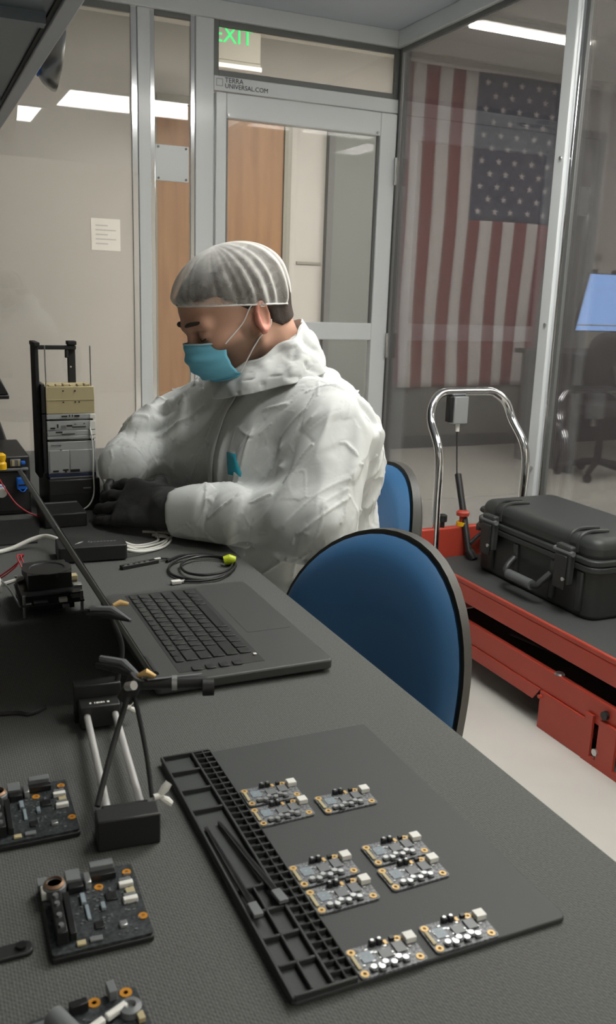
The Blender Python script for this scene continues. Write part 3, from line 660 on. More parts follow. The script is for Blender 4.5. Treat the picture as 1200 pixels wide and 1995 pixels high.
# ------------------------------------------------------------------ three large black boards
def make_big(var=0):
    t = thing('controller_board', '', 'circuit board')
    w, d = .080, .092
    b = MB(); b.prism(rrect(w/2, d/2, w, d, .003, 3), .0, .005); b.build('carrier', M['black'], t, .001)
    b = MB(); b.prism(rrect(w/2, d/2, w-.002, d-.002, .003, 3), .0052, .0072); b.build('board', M['pcb_black'], t)
    z = .0072
    def bx(n, m, x0, y0, x1, y1, h, bv=.0005): return boxes(n, M[m], t, [((x0, y0, z), (x1, y1, z+h))], bv)
    if var:
        for x, y in ((.048, d-.004), (.071, d-.0045)):
            o = MB(); o.lathe([(.0045, 0), (.0045, .0006), (.0018, .0006), (.0018, 0)], 18, (x, y, z)); o.build('amber_pad', M['brass'], t)
        q_ = MB(); q_.T = Matrix.Translation((.052, d-.024, z+.002)) @ Matrix.Rotation(R(20), 4, 'Z'); q_.b2((-.018, -.0025, 0), (-.003, .0025, .004)); q_.b2((-.001, -.0025, 0), (.016, .0025, .004)); q_.build('white_connector', M['white'], t, .0008)
        MB().cyl((.018, d-.012, z+.007), (.030, d-.045, z+.007), .008, n=18).build('roll_part', M['chip'], t)
        o = MB(); o.lathe([(.008, 0), (.008, .005), (.004, .006), (.003, .003), (.001, .003)], 20, (.069, d-.022, z)); o.build('coil', M['chip'], t)
        bx('metal_clip', 'chip', .058, d-.008, .064, d+.003, .008); bx('header_block', 'chip_b', .030, d-.009, .043, d-.003, .007); bx('relay', 'chip', .002, d-.030, .014, d-.012, .008)
        bx('white_part', 'cream', .071, d-.035, .076, d-.028, .004)
        q = random.Random(9); sp = MB()
        for k in range(70):
            x, y = q.uniform(.004, w-.006), q.uniform(.006, d-.012); s = q.uniform(.0004, .0012); sp.b2((x-s, y-s*.7, z), (x+s, y+s*.7, z+.0009))
        o = sp.build('small_parts', M['chip'], t); o['kind'] = 'stuff'
        return t
    bx('header_block', 'chip', .042, d-.010, .062, d-.002, .010); bx('header_block', 'chip_b', .041, d-.017, .063, d-.0105, .006)
    for y in (.060, .040): bx('white_connector', 'white', .063, y, .075, y+.005, .004); bx('connector_shroud', 'chip', .064, y+.0052, .074, y+.009, .004)
    bx('connector', 'cream', .067, .049, .0745, .0565, .003)
    for x, y in ((.073, .080), (.075, .022), (.047, .068)):
        o = MB(); o.lathe([(.0038, 0), (.0038, .0006), (.0016, .0006), (.0016, 0)], 18, (x, y, z)); o.build('amber_pad', M['brass'], t)
    o = MB(); o.lathe([(.0095, 0), (.0095, .008), (.007, .010), (.003, .007), (.001, .007)], 24, (.011, .072, z)); o.build('coil', M['chip'], t)
    o = MB(); o.lathe([(.0085, .008), (.0085, .0088), (.0065, .0104), (.0064, .008)], 24, (.011, .072, z+.0012)); o.build('copper_ring', M['copper'], t)
    bx('white_part', 'white', .0, .066, .005, .076, .007); bx('white_part', 'chip', -.002, .078, .006, .088, .006)
    bx('relay', 'chip', .021, .074, .033, .088, .008); bx('relay', 'chip_b', .022, .066, .034, .0735, .006)
    bx('metal_clip', 'silver', .036, .068, .041, .082, .007)
    bx('terminal_strip', 'chip_b', .006, .010, .014, .060, .011)
    for y in (.018, .030, .044, .054): MB().cyl((.010, y, z+.011), (.010, y, z+.0125), .0022, n=10).build('terminal_screw', M['silver'], t)
    bx('terminal_strip', 'chip_b', .016, .012, .021, .062, .007)
    bx('pale_part', 'eblue', .030, .050, .034, .062, .003); bx('pale_part', 'eblue', .032, .030, .035, .048, .002); bx('pale_part', 'eblue', .0445, .038, .048, .046, .003)
    bx('button', 'silver', .055, .013, .061, .019, .003); bx('pad_row', 'cream', .020, .004, .027, .009, .002); bx('pad_row', 'chip', .030, .005, .040, .010, .002)
    bx('small_chip', 'chip_b', .050, .048, .060, .058, .0015); bx('small_chip', 'chip_b', .036, .018, .044, .026, .0015)
    q = random.Random(5); sp = MB()
    for k in range(90):
        x, y = q.uniform(.024, w-.006), q.uniform(.006, d-.012); s = q.uniform(.0004, .0012)
        sp.b2((x-s, y-s*.7, z), (x+s, y+s*.7, z+.0009))
    o = sp.build('small_parts', M['chip'], t); o['kind'] = 'stuff'
    return t
g0 = make_big()
for i, (x, y, rz, s, lab) in enumerate(((.066, .569, -2, .95, 'black controller board with amber pads and white connectors, middle of the three in foreground'),
                                   (.038, .722, -1, .95, 'black controller board beside the near end of the board holder, farthest of three'),
                                   (.047, .425, 4, .95, 'black board with a roll and slanted white connector, cut off at the bottom'))):
    o = g0 if i == 0 else copy_tree(g0) if i == 1 else make_big(1)
    o.location = (x, y, TZ+.0002); o.rotation_euler = (0, 0, R(rz)); o.scale = (s, s*1.04, 1); o['label'] = lab; o['group'] = 'large black boards in the left foreground'
o = thing('black_clip', 'small flat black clip lying left of the middle controller board', 'clip', (.03, .592, TZ))
b = MB(); b.prism(rrect(-.005, 0, .062, .014, .005, 4), 0, .004); b.build('arm', M['black'], o, .001)
MB().cyl((.018, 0, .004), (.018, 0, .0065), .004, n=12).build('rivet', M['chip_b'], o)

# ------------------------------------------------------------------ board holder with clip arms
bh = thing('board_holder', 'black board holder with two steel rods, clip arms and bright wing nuts', 'holder', (.126, .690, TZ))
bh.rotation_euler = (0, 0, R(-5))
def marks(par, x, y, z, w):            # small white printed marks, too small to read in the photograph
    b = MB(); h = .0035
    for k, (a, ww) in enumerate(((0, .10), (.24, .05), (.34, .12), (.48, .04), (.55, .12), (.70, .05), (.88, .12))):
        b.b2((x+a*w, y, z), (x+(a+ww)*w, y+h, z+.0004))
    b.build('printed_marks', M['white'], par, smooth=0)
nb = MB(); nb.b2((-.003, .0, 0), (.052, .022, .030)); nb = nb.build('near_block', M['black'], bh, .0015)
nb2 = boxes('near_block_step', M['black'], bh, [((.004, .022, .004), (.046, .036, .024))], .0015)
marks(bh, .016, .0255, .0241, .022)
fb = boxes('far_block', M['black'], bh, [((.002, .225, .004), (.046, .249, .030)), ((-.002, .249, 0), (.050, .268, .045))], .0015)
marks(bh, .013, .232, .0301, .022)
for x in (.0095, .040): MB().cyl((x, .030, .0185), (x, .235, .0185), .0038, n=14).build('steel_rod', M['rod'], bh)
def wing(p, s, rz=0):
    t = MB(); t.T = Matrix.Translation(p) @ Matrix.Rotation(rz, 4, 'Z')
    t.cyl((-.006*s, 0, 0), (.003*s, 0, 0), .0032*s, n=12)
    for q in (-1, 1):
        t.tube([(0, 0, q*.001*s), (.006*s, q*.001*s, q*.006*s), (.010*s, q*.002*s, q*.010*s)], [.0026*s, .0042*s, .0034*s], 10)
    return t.build('wing_nut', M['white'], bh)
wing((.057, .034, .026), 1.0, .2); wing((.056, .235, .020), .8, .5)
# two bent arms rising from the near block, to the clamp
MB().tube(spline([(.0, .026, .030), (.013, .055, .053), (.028, .086, .077), (.042, .112, .098)], 8), .0028, 10).build('clip_arm', M['black_matte'], bh)
MB().tube(spline([(.050, .034, .026), (.050, .060, .050), (.048, .086, .074), (.045, .110, .096)], 8), .0023, 10).build('clip_arm', M['black_matte'], bh)
cl = MB().cyl((.036, .112, .088), (.050, .112, .112), .0085, n=16).build('arm_joint', M['black'], bh, .001)
MB().cyl((.038, .100, .108), (.043, .092, .112), .0045, n=12).build('joint_screw', M['silver'], bh)
h = MB(); h.cyl((.050, .112, .104), (.116, .099, .104), .0058, n=14); h = h.build('cross_bar', M['black'], bh)
MB().cyl((.082, .1058, .104), (.087, .1048, .104), .0072, n=14).build('collar', M['silver'], h)
MB().cyl((.110, .094, .101), (.121, .092, .101), .0085, n=14).build('end_cap', M['black'], h)
boxes('top_strip', M['chip'], h, [((.058, .104, .1098), (.112, .107, .1106))], .0002)
def croc(p, q, nm='clip_jaw'):
    p, q = Vector(p), Vector(q); m = p.lerp(q, .45); up = Vector((.004, .004, .004))
    MB().tube([p, m+up, q], [.0034, .0044, .0018], 8).build(nm, M['chip'], bh)
    MB().tube([p-up*1.2, m-up*.2, q], [.0030, .0040, .0016], 8).build(nm, M['chip_b'], bh)
croc((.020, .165, .112), (.056, .112, .106)); o = MB().tube([(.050, .113, .112), (.058, .110, .116), (.066, .107, .112)], [.002, .004, .002], 10).build('gold_screw', M['gold'], bh)
# far arm with the second clip
MB().tube(spline([(.046, .255, .040), (.054, .268, .08), (.042, .274, .118)], 8), .0032, 10).build('clip_arm', M['black_matte'], bh)
croc((.022, .282, .124), (.062, .248, .118)); MB().tube([(.046, .278, .127), (.055, .281, .129), (.064, .279, .127)], [.0022, .0036, .0022], 10).build('gold_screw', M['gold'], bh)
o = MB().tube(spline([(-.1, 1.0, TZ+.003), (.07, .986, TZ+.003), (.10, .975, TZ+.003), (.12, .985, TZ+.003)], 8), .0026, 8).build('black_lead', M['cable_b'])
tag(o, 'thin black lead running left from behind the board holder', 'cable')

# ------------------------------------------------------------------ black power hub with white cables
hb = thing('power_hub', 'black rectangular charging hub with worn print on top beside the black glove', 'hub', (.222, 1.548, TZ))
hb.rotation_euler = (0, 0, R(-4))
b = MB(); b.prism(rrect(.06, .035, .122, .070, .006, 4), .002, .030); b.build('housing', M['black'], hb, .002)
b = MB(); b.prism(rrect(.06, .035, .112, .060, .004, 4), 0, .0022); b.build('foot_pad', M['black_matte'], hb)
b = MB(); b.tube(spline([(.030, .020, .0302), (.040, .027, .0304), (.046, .036, .0302)], 4), [.0004+.0016*math.sin(k/8*math.pi) for k in range(9)], 6); b.tube([(.058+.0035*math.cos(a), .031+.0045*math.sin(a), .0302) for a in [k*math.pi/6 for k in range(12)]], .0007, 5, closed=True)
for k in range(7): b.b2((.064+.006*k, .028, .0300), (.068+.006*k, .032, .0304))
b.build('printed_marks', M['chip'], hb)
boxes('edge_line', M['chip'], hb, [((.004, .0022, .0285), (.118, .0030, .0298))])
for k, (y, z, xe) in enumerate(((.012, .016, .205), (.022, .020, .202), (.036, .018, .215), (.048, .022, .19))):
    o = MB().tube(spline([(.3425, 1.542+y, TZ+z), (.375, 1.550+y*1.2, TZ+.006), (.42, 1.575+y*1.2, TZ+.0035), (.222+xe+.02, 1.615+y*1.2, TZ+.0035), (.222+xe+.022, 1.640+y*1.2, TZ+.0035), (.222+xe, 1.655+y*1.2, TZ+.0035)], 8), .0026, 8).build('white_cable', M['cable_w'])
    tag(o, 'white cable looping from the end of the black power hub, '+('nearest the viewer', 'second from the viewer', 'second from the glove', 'nearest the glove')[k], 'cable', 'white cables of the power hub')
o = MB().tube(spline([(-.05, 1.62, TZ+.004), (.10, 1.640, TZ+.004), (.15, 1.655, TZ+.006), (.19, 1.665, TZ+.018), (.215, 1.66, TZ+.024), (.232, 1.625, TZ+.026)], 8), .0042, 10).build('white_cable', M['cable_w'])
tag(o, 'thick white cable curving in from the left to the power hub', 'cable')

# ------------------------------------------------------------------ small computer board with fan on standoffs
pb = thing('computer_board', 'small computer board on thin standoffs with a square black fan on top', 'circuit board', (.128, 1.295, TZ))
b = MB(); b.prism(rrect(.048, .055, .092, .112, .004, 3), .018, .020); b.build('board', M['pcb_black'], pb)
b = MB(); b.prism(rrect(.048, .055, .088, .105, .004, 3), .0305, .0325); b.build('upper_plate', M['chip_b'], pb)
for x in (.006, .090):
    for y in (.004, .106): MB().cyl((x, y, 0), (x, y, .034), .0024, n=10).build('standoff', M['silver'], pb)
fr = MB(); fr.b2((.016, .030, .0325), (.080, .036, .056)); fr.b2((.016, .094, .0325), (.080, .100, .056)); fr.b2((.016, .036, .0325), (.022, .094, .056)); fr.b2((.074, .036, .0325), (.080, .094, .056))
fr.b2((.022, .036, .0325), (.074, .094, .036)); fo = fr.build('fan_frame', M['black'], pb)
ring = MB(); ring.lathe([(.0255, .049), (.0375, .049), (.0375, .0565), (.0265, .0565), (.0255, .055)], 28, (.048, .065, 0)); ring.build('fan_ring', M['black'], fo)
MB().cyl((.048, .065, .036), (.048, .065, .053), .011, n=18).build('fan_hub', M['chip_b'], fo)
for k in range(7):
    a = k*2*math.pi/7; bl = MB(); bl.T = Matrix.Translation((.048, .065, .045)) @ Matrix.Rotation(a, 4, 'Z') @ Matrix.Rotation(R(35), 4, 'X'); bl.b2((.010, -.005, -.0006), (.0245, .005, .0006)); bl.build('fan_blade', M['chip_b'], fo)
for lo, hi, m in (((.056, -.003, .0205), (.068, .006, .0265), 'white'), ((.060, -.006, .012), (.070, .004, .0175), 'silver'), ((.076, .010, .0205), (.092, .022, .029), 'silver'), ((.082, .026, .0205), (.095, .040, .036), 'silver'), ((.020, .002, .0205), (.040, .010, .024), 'chip'), ((.008, -.001, .0205), (.016, .004, .023), 'silver'), ((.084, .060, .0325), (.094, .075, .040), 'cream'), ((.084, .044, .0205), (.094, .056, .032), 'chip')):
    boxes('connector', M[m], pb, [(lo, hi)], .0006)
boxes('under_block', M['chip_b'], pb, [((.014, .01, .006), (.080, .06, .018))], .001)
MB().tube(spline([(.0, .0, .019), (-.01, .04, .034), (-.02, .075, .04), (-.022, .082, .044)], 6), .0016, 6).build('wire', M['chip'], pb)
o = boxes('white_plug', M['white'], None, [((.075, 1.355, TZ+.022), (.108, 1.371, TZ+.046))], .003); tag(o, 'white plug at the left edge beside the fan board', 'plug')
MB().tube(spline([(.108, 1.363, TZ+.034), (.125, 1.368, TZ+.036), (.143, 1.38, TZ+.036)], 5), .0034, 8).build('plug_lead', M['cable_w'], o)
o2 = boxes('plug_support', M['black'], o, [((.078, 1.358, TZ+.0), (.105, 1.368, TZ+.022))])
for k in range(2):
    o = MB().tube(spline([(.150+.006*k, 1.425, TZ+.030), (.142+.006*k, 1.45, TZ+.050), (.150+.004*k, 1.47, TZ+.046), (.138, 1.462+.01*k, TZ+.028), (.10, 1.47+.012*k, TZ+.003), (.06, 1.47+.012*k, TZ+.003)], 6), .0012, 6).build('fan_wire', M['cable_r'], pb)
    o.matrix_parent_inverse = pb.matrix_world.inverted() if False else Matrix.Translation((-.128, -1.295, -TZ))

# ------------------------------------------------------------------ black lead with a flat connector, coiled, lime tie
cw = thing('coiled_lead', 'thin black lead coiled on the mat with a lime green tie and flat black end', 'cable', (.43, 1.44, TZ))
def cp(x, y, z=.003): return (x-.43, y-1.44, z)
coil = [cp(.405, 1.50, .004), cp(.44, 1.525, .004), cp(.49, 1.515), cp(.512, 1.47), cp(.505, 1.425), cp(.46, 1.385), cp(.42, 1.385), cp(.392, 1.42, .004), cp(.405, 1.475, .005), cp(.45, 1.507, .007), cp(.50, 1.490, .006), cp(.508, 1.44, .006), cp(.48, 1.40, .007), cp(.44, 1.392, .007), cp(.415, 1.42, .007), cp(.425, 1.47, .008), cp(.465, 1.495, .008), cp(.503, 1.475, .009), cp(.512, 1.43, .008), cp(.47, 1.378, .006), cp(.43, 1.372, .004), cp(.392, 1.383, .004)]
MB().tube(spline(coil, 8), .0024, 8).build('lead', M['cable_b'], cw)
MB().tube(spline([cp(.398, 1.512, .006), cp(.41, 1.515, .004), cp(.405, 1.50, .004)], 4), .0022, 8).build('lead_end', M['cable_b'], cw)
b = MB(); b.T = Matrix.Translation(cp(.355, 1.498, 0)) @ Matrix.Rotation(R(17), 4, 'Z'); b.b2((-.038, -.006, 0), (.036, .006, .007)); fe = b.build('flat_connector', M['black'], cw, .001)
for k in range(5):
    b = MB(); b.T = Matrix.Translation(cp(.355, 1.498, 0)) @ Matrix.Rotation(R(17), 4, 'Z'); b.b2((-.034+.011*k, -.0045, .007), (-.028+.011*k, -.001, .0082)); b.build('bead', M['silver'], fe)
b = MB(); b.T = Matrix.Translation(cp(.355, 1.498, 0)) @ Matrix.Rotation(R(17), 4, 'Z'); b.b2((.030, -.003, .007), (.042, .003, .0085)); b.build('white_tip', M['white'], fe, .0008)
MB().tube([cp(.497, 1.452, .010), cp(.506, 1.449, .0125), cp(.516, 1.446, .010)], [.0075, .0095, .0075], 12).build('lime_tie', M['lime'], cw)
b = MB(); b.b2(cp(.379, 1.374, .001), cp(.396, 1.384, .007)); b.build('white_plug', M['white'], cw, .001); b = MB(); b.b2(cp(.396, 1.378, .002), cp(.404, 1.384, .006)); b.build('white_plug', M['white'], cw, .001)

# ------------------------------------------------------------------ stacked module rack
bx = boxes('riser_box', M['black'], None, [((.262, 1.935, TZ), (.372, 2.10, TZ+.072))], .003); tag(bx, 'black instrument box carrying the stacked module rack', 'box')
boxes('front_slot', M['chip'], bx, [((.335, 1.9335, TZ+.05), (.352, 1.9345, TZ+.053))]); boxes('front_line', M['black_matte'], bx, [((.268, 1.9335, TZ+.038), (.366, 1.9345, TZ+.041))])
bx = boxes('lower_box', M['black'], None, [((.232, 1.80, TZ), (.318, 1.915, TZ+.030))], .003); tag(bx, 'low black box with pale edge in front of the module rack', 'box')
boxes('edge_line', M['chip'], bx, [((.236, 1.893, TZ+.030), (.314, 1.899, TZ+.0312))])
rk = thing('module_rack', 'tall stack of cream and grey electronics modules in a black frame', 'electronics rack', (.264, 1.945, TZ+.0722))
RW, RD = .102, .096
def mod(nm, m, z0, z1, inset=0, x1=RW, bev=.0012): return boxes(nm, M[m], rk, [((inset, 0, z0), (x1, RD, z1))], bev)
mod('base_board', 'navy', .004, .011); mod('base_tray', 'chip', 0, .0038, .002)
cube = mod('grey_module', 'alu', .0112, .082)
boxes('front_cover', M['alu'], cube, [((.003, -.002, .014), (.044, 0, .063)), ((.046, -.002, .014), (.098, 0, .063))], .0006)
boxes('port', M['chip_b'], cube, [((.009, -.0032, .016), (.021, -.002, .0195)), ((.030, -.0032, .018), (.042, -.002, .0215)), ((.034, -.0032, .014), (.038, -.002, .018)), ((.046, -.0032, .0145), (.066, -.002, .0205))])
boxes('printed_strip', M['chip'], cube, [((.007, -.0012, .0735), (.029, 0, .0755))]); b = MB(); b.add([(.023, -.0022, .0655), (.031, -.0022, .0655), (.027, -.0022, .0615)], [(0, 1, 2)]); b.build('latch_mark', M['chip'], cube)
mod('gap_plate', 'chip_b', .0822, .086, .003, RW-.003)
for k, (z0, z1) in enumerate(((.0862, .094), (.0942, .106), (.1062, .127))):
    s = mod('silver_module', 'alu', z0, z1)
    boxes('end_cap', M['white'], s, [((RW-.012, -.002, z0+.001), (RW+.001, 0, z1-.001))], .0006)
    if k == 2:
        boxes('port', M['chip_b'], s, [((.007, -.0015, .110), (.017, 0, .113)), ((.021, -.0015, .112), (.024, 0, .120)), ((.041, -.0015, .114), (.053, 0, .118)), ((.053, -.0015, .112), (.082, 0, .1142)), ((.057, -.0015, .119), (.062, 0, .120)), ((.077, -.0015, .119), (.080, 0, .121))])
        boxes('pale_port', M['chip'], s, [((.030, -.0012, .110), (.040, 0, .117))])
    if k == 1: boxes('port', M['chip_b'], s, [((.018, -.0015, .101), (.032, 0, .104)), ((.030, -.0015, .097), (.058, 0, .099))])
mod('gap_plate', 'chip_b', .1272, .130, .008, RW-.004)
s = mod('silver_module', 'alu', .1302, .1415); boxes('port', M['chip_b'], s, [((.031, -.0015, .135), (.043, 0, .138)), ((.058, -.0015, .135), (.069, 0, .139)), ((.047, -.0015, .135), (.049, 0, .140)), ((.053, -.0015, .135), (.055, 0, .140))])
boxes('end_cap', M['white'], s, [((RW-.011, -.002, .131), (RW+.001, 0, .1405))], .0006)
c = mod('cream_module', 'cream', .1418, .200, .0); boxes('module_seam', M['cream'], c, [((.001, -.0008, .171), (RW-.001, 0, .1725))])
for x, z in ((.036, .191), (.061, .191), (.036, .167), (.061, .167), (.069, .167)): MB().cyl((x, 0, z), (x, -.0015, z), .0017, n=10).build('screw', M['chip_b'], c)
for k in range(6): boxes('frayed_edge', M['cream'], c, [((.008+.015*k, .004+.003*(k % 2), .200), (.019+.015*k, .03, .2025+.0012*(k % 3)))], .0008)
# black frame : two rear legs, top bar, two thin rods in front
boxes('frame_post', M['black_matte'], rk, [((-.018, .02, 0), (-.009, .085, .290))], .002)
boxes('frame_post', M['black_matte'], rk, [((.062, .086, .143), (.079, .096, .290))], .002)
boxes('frame_bar', M['black_matte'], rk, [((-.009, .074, .273), (.079, .086, .282))], .002)
boxes('frame_bar', M['black_matte'], rk, [((-.009, .075, .262), (-.002, .085, .273)), ((.055, .075, .255), (.062, .085, .273))], .002)
boxes('frame_lug', M['black_matte'], rk, [((-.019, .015, .283), (-.006, .088, .292)), ((.060, .072, .283), (.080, .098, .292))], .002)
MB().cyl((.068, .085, .235), (.068, .084, .235), .002, n=8).build('bolt', M['silver'], rk)
for x, y in ((.002, .006), (.096, .006)): MB().cyl((x, y, .198), (x, y, .286), .0013, n=8).build('thin_rod', M['steel'], rk)
boxes('side_cover', M['chip_b'], rk, [((-.0088, .004, .143), (-.001, .09, .205)), ((-.0088, .004, .012), (-.001, .09, .141))], .001)
MB().tube(spline([(.090, -.004, .112), (.092, -.012, .09), (.094, -.010, .05), (.093, -.014, .01), (.092, -.020, -.03), (.080, -.028, -.055), (.055, -.034, -.069)], 8), .0016, 8).build('white_lead', M['cable_w'], rk)
o = MB(); o.prism(rrect(.377, 1.885, .014, .016, .004, 4), TZ+.050, TZ+.078)
o = o.build('white_connector', M['white'], None, .002); tag(o, 'white connector held in the right hand beside the module rack', 'connector')
MB().tube(spline([(.377, 1.885, TZ+.077), (.376, 1.91, TZ+.088), (.372, 1.94, TZ+.090)], 5), .002, 6).build('lead', M['cable_w'], o)
o = MB().tube(spline([(.372, 1.935, TZ+.090), (.40, 1.90, TZ+.088), (.43, 1.86, TZ+.078), (.455, 1.82, TZ+.066)], 6), .0014, 6).build('thin_lead', M['chip']); tag(o, 'thin grey lead passing from the rack over the white sleeve', 'cable')

# ------------------------------------------------------------------ instruments at the far left of the table
ins = thing('power_supply', 'black bench instrument with yellow, silver and blue sockets at the far left', 'instrument', (.02, 1.94, TZ))
boxes('housing', M['black'], ins, [((0, 0, 0), (.205, .22, .128))], .004)
boxes('front_ledge', M['chip'], ins, [((.0, -.012, .098), (.20, 0, .103))], .001)
boxes('front_panel', M['black_soft'], ins, [((.0, -.004, .01), (.20, 0, .094))], .001)
b = MB(); b.lathe([(.012, 0), (.012, .012), (.009, .016), (.011, .022), (.011, .030), (.006, .034)], 16, (.145, -.011, .1032)); b.build('yellow_knob', M['yellow'], ins)
boxes('silver_socket', M['chip'], ins, [((.164, -.008, .106), (.186, -.001, .122))], .002); boxes('socket_rim', M['cream'], ins, [((.168, -.0095, .108), (.173, -.0081, .12)), ((.180, -.0095, .108), (.184, -.0081, .12))])
boxes('blue_socket', M['blue'], ins, [((.1855, -.012, .110), (.195, -.002, .1175))], .002)
bs = MB(); bs.prism(rrect(.186, -.0115, .022, .013, .003, 3), .058, .083); bs = bs.build('blue_connector', M['blue'], ins, .002)
boxes('dark_slot', M['chip_b'], bs, [((.178, -.0185, .066), (.194, -.018, .0695))]); MB().tube(spline([(.176, -.015, .062), (.186, -.026, .055), (.198, -.015, .064)], 5), .0012, 6).build('wire_loop', M['blue'], bs)
MB().cyl((.143, -.003, .06), (.143, -.030, .055), .010, n=16).build('white_plug', M['white'], ins); MB().cyl((.143, -.012, .058), (.143, -.017, .057), .0104, n=16).build('blue_band', M['blue'], ins)
MB().tube(spline([(.140, -.004, .085), (.148, -.03, .068), (.170, -.06, .035), (.205, -.07, .012), (.24, -.06, .005)], 7), .0016, 6).build('red_wire', M['cable_r'], ins)
kb = thing('slanted_keypad', 'dark ribbed device standing tilted behind the bench instrument', 'device', (.05, 2.20, TZ))
b = MB(); b.add([(0, 0, 0), (.19, 0, 0), (.19, .12, 0), (0, .12, 0), (.02, .005, .19), (.135, .005, .19), (.135, .09, .19), (.02, .09, .19)], [(0, 1, 5, 4), (1, 2, 6, 5), (2, 3, 7, 6), (3, 0, 4, 7), (4, 5, 6, 7), (0, 3, 2, 1)]); b.build('housing', M['black_soft'], kb, .004)
for k in range(4):
    b = MB(); b.add([(.02+.04*k, -.003, .02), (.038+.04*k, -.003, .02), (.052+.022*k, -.001, .18), (.040+.022*k, -.001, .18), (.02+.04*k, .004, .02), (.038+.04*k, .004, .02), (.052+.022*k, .006, .18), (.040+.022*k, .006, .18)], [(0, 1, 2, 3), (4, 7, 6, 5), (0, 4, 5, 1), (1, 5, 6, 2), (2, 6, 7, 3), (3, 7, 4, 0)]); b.build('rib', M['black'], kb)
mn = thing('display', 'small black display whose lower corner shows at the left edge', 'monitor', (.06, 2.335, TZ))
b = MB(); b.add([(-.2, -.03, .215), (.165, -.03, .215), (.14, -.03, .27), (-.2, -.03, .27), (-.2, .01, .215), (.165, .01, .215), (.14, .01, .27), (-.2, .01, .27)], [(0, 1, 2, 3), (4, 7, 6, 5), (0, 4, 5, 1), (1, 5, 6, 2), (2, 6, 7, 3), (3, 7, 4, 0)]); b.build('housing', M['black'], mn, .003)
boxes('lower_lip', M['chip_b'], mn, [((-.2, -.034, .205), (.165, .012, .2148))], .002)
MB().cyl((-.06, -.01, .012), (-.06, -.01, .206), .015).build('stand', M['black'], mn); MB().lathe([(.08, 0), (.08, .01), (.02, .014)], 24, (-.06, -.01, 0)).build('base', M['black'], mn)
o = MB(); o.prism([(.06, 1.70), (.205, 1.70), (.236, 1.885), (.06, 1.885)], TZ+.0001, TZ+.003); o = o.build('dark_pad', M['black_soft']); tag(o, 'thin dark pad lying under the red wire left of the laptop lid', 'pad')

# ------------------------------------------------------------------ the person : smooth unions of solids, meshed by surface nets
def surface_nets(F, o, h):
    n = np.array(F.shape); ins = F < 0
    cs = [(i, j, k) for i in (0, 1) for j in (0, 1) for k in (0, 1)]
    def c(A, t): return A[t[0]:n[0]-1+t[0], t[1]:n[1]-1+t[1], t[2]:n[2]-1+t[2]]
    cnt = sum(c(ins, t).astype(np.int8) for t in cs)
    act = (cnt > 0) & (cnt < 8); idx = np.argwhere(act); vid = -np.ones(act.shape, np.int64); vid[act] = np.arange(len(idx))
    acc = np.zeros((len(idx), 3)); num = np.zeros(len(idx))
    vals = {t: F[idx[:, 0]+t[0], idx[:, 1]+t[1], idx[:, 2]+t[2]] for t in cs}
    for a in cs:
        for ax in range(3):
            if a[ax]: continue
            b = list(a); b[ax] = 1; b = tuple(b); va, vb = vals[a], vals[b]; m = (va < 0) != (vb < 0)
            t = np.where(m, va/np.where(m, va-vb, 1), 0); p = np.tile(np.array(a, float), (len(idx), 1)); p[:, ax] += t
            acc[m] += p[m]; num[m] += 1
    V = (idx+acc/np.maximum(num, 1)[:, None])*h+np.array(o)
    Q = []
    for ax in range(3):
        u, w = (ax+1) % 3, (ax+2) % 3
        s0 = [slice(1, -1)]*3; s1 = [slice(1, -1)]*3; s0[ax] = slice(0, -1); s1[ax] = slice(1, None)
        A, B = ins[tuple(s0)], ins[tuple(s1)]
        e = np.argwhere(A != B); flip = A[A != B]
        off = np.ones(3, int); off[ax] = 0; e = e+off
        q = []
        for du, dw in ((0, 0), (1, 0), (1, 1), (0, 1)):
            cc = e.copy(); cc[:, u] -= du; cc[:, w] -= dw; q.append(vid[cc[:, 0], cc[:, 1], cc[:, 2]])
        q = np.stack(q, 1); q[~flip] = q[~flip][:, ::-1]; Q.append(q)
    return V, np.concatenate(Q)
def grid(lo, hi, h):
    ax = [np.arange(a, b+h, h, dtype=np.float32) for a, b in zip(lo, hi)]
    return np.stack(np.meshgrid(*ax, indexing='ij'), -1)
def s_cone(P, a, b, r0, r1):
    a = np.array(a, np.float32); b = np.array(b, np.float32); ab = b-a; d = P-a
    t = np.clip((d@ab)/max(ab@ab, 1e-9), 0, 1); return np.linalg.norm(d-t[..., None]*ab, axis=-1)-(r0+(r1-r0)*t)
def s_ell(P, c, r):
    c = np.array(c, np.float32); r = np.array(r, np.float32); q = (P-c)/r; k0 = np.linalg.norm(q, axis=-1); k1 = np.linalg.norm(q/r, axis=-1)
    return k0*(k0-1)/np.maximum(k1, 1e-6)
def smin(a, b, k):
    h = np.clip(.5+.5*(b-a)/k, 0, 1); return b+(a-b)*h-k*h*(1-h)
def smax(a, b, k): return -smin(-a, -b, k)
def mesh_np(name, V, Q, m, parent=None, smooth=True):
    me = bpy.data.meshes.new(name); me.from_pydata(V.tolist(), [], Q.tolist()); me.materials.append(m)
    if smooth: me.shade_smooth()
    o = bpy.data.objects.new(name, me); COL.objects.link(o)
    if parent: o.parent = parent
    return o
def vnormals(V, Q):
    n = np.cross(V[Q[:, 2]]-V[Q[:, 0]], V[Q[:, 3]]-V[Q[:, 1]]); N = np.zeros_like(V)
    for k in range(4): np.add.at(N, Q[:, k], n)
    return N/np.maximum(np.linalg.norm(N, axis=1), 1e-12)[:, None]
